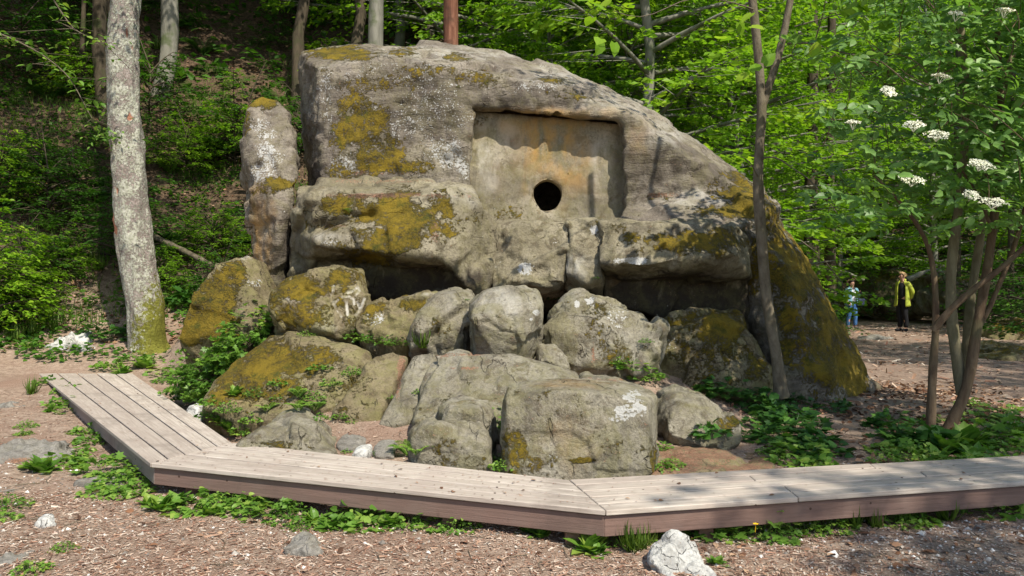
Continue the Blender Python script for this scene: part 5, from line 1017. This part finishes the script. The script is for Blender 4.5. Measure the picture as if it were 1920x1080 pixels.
scatter("fallen_leaves", 9000, (1.8, 7), (5.3, 12), M['oldleaf'], oldl, "brown fallen leaves behind the right arm of the bench", lambda x, y: sstep(2, 3, x) * (fbm(np.stack([x, y, x * 0], 1) * .8, 6, 2) + .55))
scatter("fallen_leaves", 9000, (-14, -2.5), (12, 24), M['oldleaf'], lambda mb, p: mb.leaves(T_DIAM, p + np.array([0, 0, .02]), rvec(len(p)) * np.array([1, 1, .3]), np.array([0, -.3, 1.]) + rvec(len(p), .4), .1), "brown fallen leaves on the wooded slope", lambda x, y: .9 + 0 * x)
scatter("path_debris", 9000, (3.6, 16), (9, 28), M['chips'], lambda mb, p: mb.leaves(T_CHIP, p + np.array([0, 0, .01]), rvec(len(p)) * np.array([1, 1, .2]), np.array([0, 0, 1.]) + rvec(len(p), .3), rng.lognormal(-2.6, .5, len(p))), "chips and leaf crumbs on the right path", None)
scatter("foreground_leaves", 1300, (-4, 5), (3.4, 5.2), M['oldleaf'], lambda mb, p: mb.leaves(T_LEAF, p + np.array([0, 0, .01]), rvec(len(p)) * np.array([1, 1, .2]), np.array([0, 0, 1.]) + rvec(len(p), .4), rng.uniform(.03, .065, len(p))), "dry leaves lying on the chips", lambda x, y: .2 + .8 * (x > 1))
def grassy(mb, p):
    n = len(p); mb.leaves(T_BLADE, p, rvec(n, .35) + np.array([0, 0, 1.]), rvec(n) + np.array([0, 1, 0]), rng.uniform(.12, .34, n), W=.25)
scatter("slope_grass", 26000, (-16, -4), (12.5, 24), M['grass'], grassy, "grass and low growth on the slope", lambda x, y: sstep(-.05, .3, fbm(np.stack([x, y, x * 0], 1) * .5, 16, 3)) * .9 + .35 * (y > 13) * (x < -7) * (y < 16))
def ucover(mb, p):
    n = len(p); mb.leaves(T_HEART, p + np.array([0, 0, .08]) + rvec(n, .05), rvec(n) * np.array([1, 1, .3]), np.array([0, 0, 1.]) + rvec(n, .4), rng.uniform(.05, .1, n))
o = scatter("low_ground_cover", 30000, (-17, -5), (11.5, 20), M['leaf_shade'], ucover, "dense low leaves at the foot of the slope", lambda x, y: sstep(-.1, .25, fbm(np.stack([x, y, x * 0], 1) * .6, 26, 3)) * .9)
hb = scatter("hillside_undergrowth", 60000, (-30, 45), (20, 80), M['leaf_shade'], lambda mb, p: mb.leaves(T_DIAM, p + np.array([0, 0, .3]) + rvec(len(p), .25), rvec(len(p)) * np.array([1, 1, .3]), np.array([0, -.3, 1.]) + rvec(len(p), .4), .32), "leafy undergrowth covering the hillside behind the wood", lambda x, y: (np.abs(x) < y * .75) * (y > np.interp(x, [0, 5, 9, 14], [18, 26, 33, 35])))
def twg(mb, p):
    for q in p:
        a = rng.uniform(0, 6.28); L = rng.uniform(.06, .28); m = q + np.array([math.cos(a), math.sin(a), .03]) * L / 2 + rvec(1, .01)[0]
        mb.tube([q + np.array([0, 0, .006]), m * np.array([1, 1, 0]) + np.array([0, 0, q[2] + .012]), q + np.array([math.cos(a + .2) * L, math.sin(a + .2) * L, .008])], [.003, .0025, .001], 4, cap=False)
scatter("ground_twigs", 420, (-5, 5.5), (3.4, 9), M['bark_slim'], twg, "thin dry twigs scattered over the forest floor")
# crumbs on the bench boards
def bench_crumbs():
    mb = MB(); q = []
    for s, n in ((0, 240), (1, 330), (2, 220)):
        t = rng.random(n); f = rng.random(n) * .96 + .02; a = out_pts[s] + (out_pts[s + 1] - out_pts[s]) * t[:, None]; b = in_pts[s] + (in_pts[s + 1] - in_pts[s]) * t[:, None]; q.append(a + (b - a) * f[:, None])
    q = np.concatenate(q) + np.array([0, 0, .004]); n = len(q); mb.leaves(T_CHIP, q, rvec(n) * np.array([1, 1, 0]), np.tile([0, 0, 1.], (n, 1)) + rvec(n, .1), rng.uniform(.008, .022, n), rng.random(n) * .55, W=rng.uniform(.01, .03, n))
    tag(link("bench_crumbs", mb.mesh("bench_crumbs", M['chips'], False)), "brown needle crumbs lying on the bench boards", None, None, 'stuff')
bench_crumbs()

def bench_leaves():
    n = 60; s = rng.integers(0, 3, n); t = rng.random(n); f = rng.random(n) * .9 + .05; q = []
    for a_, t_, f_ in zip(s, t, f):
        a = lerp(out_pts[a_], out_pts[a_ + 1], t_); b = lerp(in_pts[a_], in_pts[a_ + 1], t_); q.append(lerp(a, b, f_))
    q = np.array(q) + np.array([0, 0, .006]); mb = MB(); mb.leaves(T_LEAF, q, rvec(n) * np.array([1, 1, .05]), np.array([0, 0, 1.]) + rvec(n, .15), rng.uniform(.02, .045, n))
    tag(link("bench_leaves", mb.mesh("bench_leaves", M['oldleaf'], False)), "small dry leaves scattered on the bench boards", None, None, 'stuff')
bench_leaves()
# logs and roots
def log(name, label, q, r0, r1, mat, cat="log"):
    pts = spline([P(*p) for p in q], 20); b = pts[0].copy(); mb = MB(); mb.tube(pts - b, np.linspace(r0, r1, 20) * (1 + .12 * np.sin(np.arange(20) * 1.7)), 10)
    tag(link(name, mb.mesh(name, mat), loc=b), label, cat)
log("fallen_log", "thin fallen log lying down the dark slope behind the lichen tree", [(282, 440, 15.6), (340, 468, 15.2), (380, 488, 14.9), (425, 515, 14.5)], .06, .05, M['bark_slim'])
log("tree_root", "mossy root creeping over the ground beside the dolmen's foot", [(1600, 700, 10.6), (1650, 733, 10.7), (1690, 741, 10.9), (1745, 752, 11)], .09, .02, M['bark_slim'], "root")
log("bare_branch", "bleached bare branch leaning over the dark boulder behind the people", [(1700, 525, 27), (1740, 508, 27), (1765, 505, 27), (1778, 540, 26.8)], .1, .05, M['bark_grey'], "branch")
log("fallen_branch", "long branch lying across the hillside above the right path", [(1480, 520, 26), (1560, 500, 27), (1620, 525, 26)], .09, .04, M['bark_grey'], "branch")
for q in [([(520, 745, 21.), (505, 560, 21.5)],)]: pass
log("dry_twig", "long dry twig on the chips in front of the bench", [(800, 1042, 4.42), (850, 1025, 4.57), (862, 1022, 4.6)], .004, .002, M['bark_grey'], "twig")
# hanging leafy branch on the left
def hanging(name, label, q, d, leaf, n, L):
    pts = spline([P(x, y, d) for x, y in q], 24); b = pts[0].copy(); e = empty(name, b, label, "branch"); mb = MB(); mb.tube(pts - b, np.linspace(.016, .004, 24), 6); r = np.random.default_rng(abs(int(q[0][0])) + 50)
    ml = MB(); k = r.integers(4, 24, n); az = r.uniform(0, 6.28, n); off = r.exponential(.22, n); dr = np.stack([np.cos(az), np.sin(az), r.normal(-.1, .2, n)], 1); pos = pts[k] - b + dr * off[:, None]
    for j in range(0, n, 3): mb.tube([pts[k[j]] - b, pos[j]], [.005, .002], 3, cap=False)
    ml.leaves(T_LEAF, pos, dr + r.normal(0, .4, (n, 3)), np.array([0, -.2, 1.]) + r.normal(0, .35, (n, 3)), L * r.uniform(.7, 1.2, n)); link("stem", mb.mesh("stem", M['bark_slim']), e); link("leaves", ml.mesh("leaves", leaf, False), e)
hanging("leafy_branch", "leafy twig arching in from the left edge before the dark slope", [(-80, 40), (0, 62), (70, 95), (130, 140), (160, 200), (180, 235)], 10.5, M['leaf_ground'], 120, .11)
hanging("leafy_branch", "leafy branch hanging from the top left corner", [(60, -80), (100, 0), (140, 60), (200, 80)], 10.8, M['leaf_ground'], 80, .1)
hanging("leafy_branch", "broad leafy spray low over the path left of the walkers", [(1500, 450), (1540, 480), (1590, 545), (1640, 575)], 17.5, M['leaf_far'], 55, .13)

# ------------------------------------------------------------------ people
def skin(verts, edges, radii, sub=2, name="body", mat=None, root=0):
    me = bpy.data.meshes.new(name); me.from_pydata([tuple(v) for v in verts], edges, []); o = link("tmp", me)
    md = o.modifiers.new("s", 'SKIN'); md.use_smooth_shade = True; md.branch_smoothing = .3
    if not me.skin_vertices: me.skin_vertices.new() if hasattr(me.skin_vertices, 'new') else None
    if not me.skin_vertices:
        bm = bmesh.new(); bm.from_mesh(me); bm.verts.layers.skin.verify(); bm.to_mesh(me); bm.free()
    for i, r in enumerate(radii): me.skin_vertices[0].data[i].radius = (r, r) if np.isscalar(r) else r
    for i in range(len(radii)): me.skin_vertices[0].data[i].use_root = (i == root)
    s = o.modifiers.new("u", 'SUBSURF'); s.levels = sub
    r = bpy.data.meshes.new_from_object(o.evaluated_get(bpy.context.evaluated_depsgraph_get())); bpy.data.objects.remove(o)
    r.name = name
    if mat: r.materials.clear(); r.materials.append(mat)
    return r
M['skin'] = plain("skin", (.48, .27, .19), .6, .3, .05); M['jeans'] = plain("blue_denim", (.06, .14, .32), .85, .1, .4, 20); M['bluejacket'] = plain("light_blue_jacket", (.17, .34, .42), .7, .2, .2, 8)
M['whitetop'] = plain("white_top", (.62, .64, .72), .8, .1, .1); M['yellow_coat'] = plain("lime_yellow_coat", (.36, .41, .045), .55, .35, .15, 8); M['black'] = plain("black_cloth", (.012, .012, .014), .8, .2, .2)
M['darkhair'] = plain("dark_hair", (.03, .018, .012), .6, .3, .3, 40); M['blondhair'] = plain("light_hair", (.34, .22, .11), .6, .3, .3, 40); M['shoe'] = plain("grey_shoe", (.22, .20, .19), .6, .3, .1); M['navy'] = plain("navy_bag", (.02, .03, .07), .6, .3, .2); M['pale_cloth'] = plain("pale_cloth", (.55, .6, .62), .7, .2, .1)
def hand_chain(V, E, RD, w, fwd, side, r=.011):
    wi = len(V) - 1; palm = np.array(w) + fwd * .06; V.append(tuple(palm)); RD.append((.034, .018)); E.append((wi, len(V) - 1)); pi = len(V) - 1
    for k, (o, l) in enumerate(((-.028, .058), (-.01, .07), (.01, .072), (.028, .062))):
        V.append(tuple(palm + fwd * .03 + side * o)); RD.append(r); E.append((pi, len(V) - 1)); V.append(tuple(palm + fwd * (.03 + l) + side * o * 1.2 + np.array([0, -.012, 0]))); RD.append(r * .8); E.append((len(V) - 2, len(V) - 1))
    V.append(tuple(palm + side * -.05 + fwd * .005)); RD.append(r); E.append((pi, len(V) - 1)); V.append(tuple(palm + side * -.06 + fwd * .045)); RD.append(r * .85); E.append((len(V) - 2, len(V) - 1))
def person(label, loc, rz, pose):
    e = empty("person", loc, label, "person"); e.rotation_euler = (0, 0, rz)
    J = dict(pel=(0, 0, .92), sp=(0, .01, 1.08), ch=(0, .0, 1.25), nk=(0, .0, 1.40), hd0=(0, -.01, 1.475), hd=(0, -.02, 1.555), top=(0, -.01, 1.60))
    sx = .165; el, wr = pose['el'], pose['wr']
    V = [J['pel'], J['sp'], J['ch'], J['nk'], J['hd0'], J['hd'], J['top']]; E = [(0, 1), (1, 2), (2, 3), (3, 4), (4, 5), (5, 6)]; RD = [(.15, .11), (.14, .105), (.15, .11), .052, .066, (.078, .092), .055]
    for s in (-1, 1):
        k = 0 if s < 0 else 1; V += [(s * sx, .01, 1.34)]; RD.append(.06); E.append((2, len(V) - 1)); V.append(el[k]); RD.append(.042); E.append((len(V) - 2, len(V) - 1)); V.append(wr[k]); RD.append(.027); E.append((len(V) - 2, len(V) - 1))
        fw = np.array(wr[k]) - np.array(el[k]); fw /= np.linalg.norm(fw); sd = np.cross(fw, [0, 1, .2]); sd /= np.linalg.norm(sd); hand_chain(V, E, RD, wr[k], fw, sd * s)
    legs = []
    for s in (-1, 1):
        k = 0 if s < 0 else 1; ft = pose['ft'][k]; i0 = len(V); kn = ((s * .09 + ft[0]) / 2, (ft[1]) / 2 - .02, .48)
        V += [(s * .085, 0, .86), kn, (ft[0], ft[1] + .02, .09), (ft[0] * 1.1, ft[1] - .11, .04)]; RD += [.085, .055, .038, .034]; E += [(0, i0), (i0, i0 + 1), (i0 + 1, i0 + 2), (i0 + 2, i0 + 3)]; legs.append((V[i0], kn, V[i0 + 2]))
    link("body", skin(V, E, RD, 1, "body", M['skin']), e)
    # face: eyes, nose, mouth and ears
    mb = MB()
    def ball(c, r, tint=.5, sc=(1, 1, 1)):
        u, v = np.meshgrid(np.linspace(0, 2 * np.pi, 9)[:-1], np.linspace(.15, np.pi - .15, 5)); q = np.stack([np.cos(u) * np.sin(v) * sc[0], np.sin(u) * np.sin(v) * sc[1], np.cos(v) * sc[2]], -1).reshape(-1, 3) * r + np.array(c)
        f = [[a * 8 + b, a * 8 + (b + 1) % 8, (a + 1) * 8 + (b + 1) % 8, (a + 1) * 8 + b] for a in range(4) for b in range(8)]; return q, f
    for s in (-1, 1): q, f = ball((s * .03, -.103, 1.54), .011); mb.add(q, None, f)
    link("eyes", mb.mesh("eyes", M['black']), e)
    mb = MB(); q, f = ball((0, -.115, 1.515), .016, sc=(.7, 1, 1.3)); mb.add(q, None, f)
    for s in (-1, 1): q, f = ball((s * .08, -.01, 1.52), .02, sc=(.4, .8, 1.4)); mb.add(q, None, f)
    link("nose_and_ears", mb.mesh("nose", M['skin']), e)
    # hair
    mb = MB(); r = np.random.default_rng(int(loc[1] * 10)); u, v = np.meshgrid(np.linspace(0, 2 * np.pi, 25)[:-1], np.linspace(.02, 2.0, 10)); k = np.where(np.sin(u) < -.35, np.minimum(v, 1.05), v) 
    q = np.stack([np.cos(u) * np.sin(k) * .093, np.sin(u) * np.sin(k) * .108 - .005, np.cos(k) * .095 + 1.555], -1).reshape(-1, 3); q += (fbm(q * 30, 2, 2) * .018)[:, None] * (q - np.array([0, 0, 1.55])) / .1
    f = [[a * 24 + b, a * 24 + (b + 1) % 24, (a + 1) * 24 + (b + 1) % 24, (a + 1) * 24 + b] for a in range(9) for b in range(24)]; mb.add(q, None, f); link("hair", mb.mesh("hair", M[pose['hair']]), e)
    # trousers
    V = [(0, 0, .95), (0, 0, .88)]; E = [(0, 1)]; RD = [(.16, .125), (.165, .13)]
    for a, kn, an in legs: i0 = len(V); V += [tuple(np.array(a) - [0, 0, .06]), kn, (an[0], an[1], .30), (an[0], an[1], .10)]; RD += [.105, .078, .068, .066]; E += [(1, i0), (i0, i0 + 1), (i0 + 1, i0 + 2), (i0 + 2, i0 + 3)]
    link("trousers", skin(V, E, RD, 2, "trousers", M[pose['trousers']]), e)
    for a, kn, an in legs: 
        q = np.array(an); link("shoe", skin([(q[0], q[1] + .06, .05), (q[0], q[1] - .03, .055), (q[0] * 1.08, q[1] - .17, .038)], [(0, 1), (1, 2)], [.048, .052, .04], 1, "shoe", M[pose['shoe']]), e)
    # top under the jacket and the jacket with sleeves
    link("top", skin([(0, -.01, .88), (0, -.01, 1.08), (0, -.01, 1.25), (0, -.0, 1.37)], [(0, 1), (1, 2), (2, 3)], [(.17, .135), (.165, .13), (.165, .125), (.08, .07)], 2, "top", M[pose['top']]), e)
    n = 28; th = np.linspace(R(-90 + pose['open'][0]), R(270 - pose['open'][1]), n); zs = np.linspace(pose['hem'], 1.40, 14); v = []
    for z in zs:
        t = (z - zs[0]) / (zs[-1] - zs[0]); a = np.interp(t, [0, .35, .75, .9, 1], [.235, .20, .205, .17, .085]); b = np.interp(t, [0, .35, .75, .9, 1], [.185, .16, .155, .12, .085]); wv = 1 + .05 * np.sin(th * 5 + z * 9) * (1 - t)
        v.append(np.stack([a * np.cos(th) * wv, b * np.sin(th) * wv, np.full(n, z) + .012 * np.sin(th * 3)], 1))
    v = np.concatenate(v); f = [[a * n + b, a * n + b + 1, (a + 1) * n + b + 1, (a + 1) * n + b] for a in range(13) for b in range(n - 1)]; mb = MB(); mb.add(v, None, f); jm = mb.mesh("jacket", M[pose['jacket']]); j = link("jacket", jm, e); sd = j.modifiers.new("t", 'SOLIDIFY'); sd.thickness = .014
    for s in (-1, 1):
        k = 0 if s < 0 else 1; w2 = np.array(el[k]) + (np.array(wr[k]) - np.array(el[k])) * .93; link("sleeve", skin([(s * .12, .01, 1.35), (s * .18, .01, 1.32), el[k], tuple(w2)], [(0, 1), (1, 2), (2, 3)], [.07, .078, .062, .052], 2, "sleeve", M[pose['jacket']]), e)
    link("collar", skin([(-.07, .0, 1.41), (-.04, .07, 1.43), (.04, .07, 1.43), (.07, 0, 1.41)], [(0, 1), (1, 2), (2, 3)], [.028, .036, .036, .028], 1, "collar", M[pose['jacket']]), e)
    return e
PD1, PD2 = 25.3, 24.2
p1 = P(1597, 620, PD1); p1[2] = hz(p1[0], p1[1]); p2 = P(1692, 628, PD2); p2[2] = hz(p2[0], p2[1])
person("person in light blue jacket and jeans holding a small camera", p1, R(12), dict(el=[(-.25, .04, 1.09), (.25, .0, 1.09)], wr=[(-.22, -.10, .93), (.12, -.2, 1.20)], ft=[(-.11, .03), (.12, -.04)], hair='darkhair', trousers='jeans', shoe='shoe', top='whitetop', jacket='bluejacket', open=(26, 26), hem=.80))
pp2 = person("person in lime yellow coat and black trousers with hands behind", p2, R(-72), dict(el=[(-.23, .13, 1.10), (.23, .13, 1.10)], wr=[(-.07, .2, .90), (.07, .21, .90)], ft=[(-.08, -.02), (.09, .02)], hair='blondhair', trousers='black', shoe='black', top='black', jacket='yellow_coat', open=(60, 4), hem=.70))
pp2.scale = (1.16,) * 3
# camera in the hand and the bag hanging at the blue person's side
bm = bmesh.new(); bmesh.ops.create_cube(bm, size=1, matrix=Matrix.Diagonal((.10, .05, .07, 1))); bmesh.ops.bevel(bm, geom=bm.edges[:], offset=.01, segments=2, affect='EDGES'); bmesh.ops.create_cone(bm, cap_ends=True, segments=16, radius1=.028, radius2=.028, depth=.06, matrix=Matrix.Translation((0, -.045, 0)) @ Matrix.Rotation(R(90), 4, 'X'))
me = bpy.data.meshes.new("hand_camera"); bm.to_mesh(me); bm.free(); me.materials.append(M['black']); o = link("hand_camera", me, loc=(p1[0] + .16, p1[1] - .27, p1[2] + 1.22)); tag(o, "small black camera held up in the blue-jacketed person's hand", "camera")
bm = bmesh.new(); bmesh.ops.create_cube(bm, size=1, matrix=Matrix.Diagonal((.30, .14, .26, 1))); bmesh.ops.bevel(bm, geom=bm.edges[:], offset=.05, segments=3, affect='EDGES')
me = bpy.data.meshes.new("bag"); bm.to_mesh(me); bm.free(); me.materials.append(M['navy']); e = empty("shoulder_bag", (p1[0] + .30, p1[1] - .05, p1[2] + .90), "dark bag hanging at the blue-jacketed person's hip", "bag"); link("bag_body", me, e)
mb = MB(); mb.tube(spline([(-.1, 0, .12), (-.25, .0, .35), (-.30, .0, .50), (-.25, .05, .45), (-.05, .05, .12)], 14), .012, 5); link("strap", mb.mesh("strap", M['navy']), e)
bpy.context.view_layer.update()
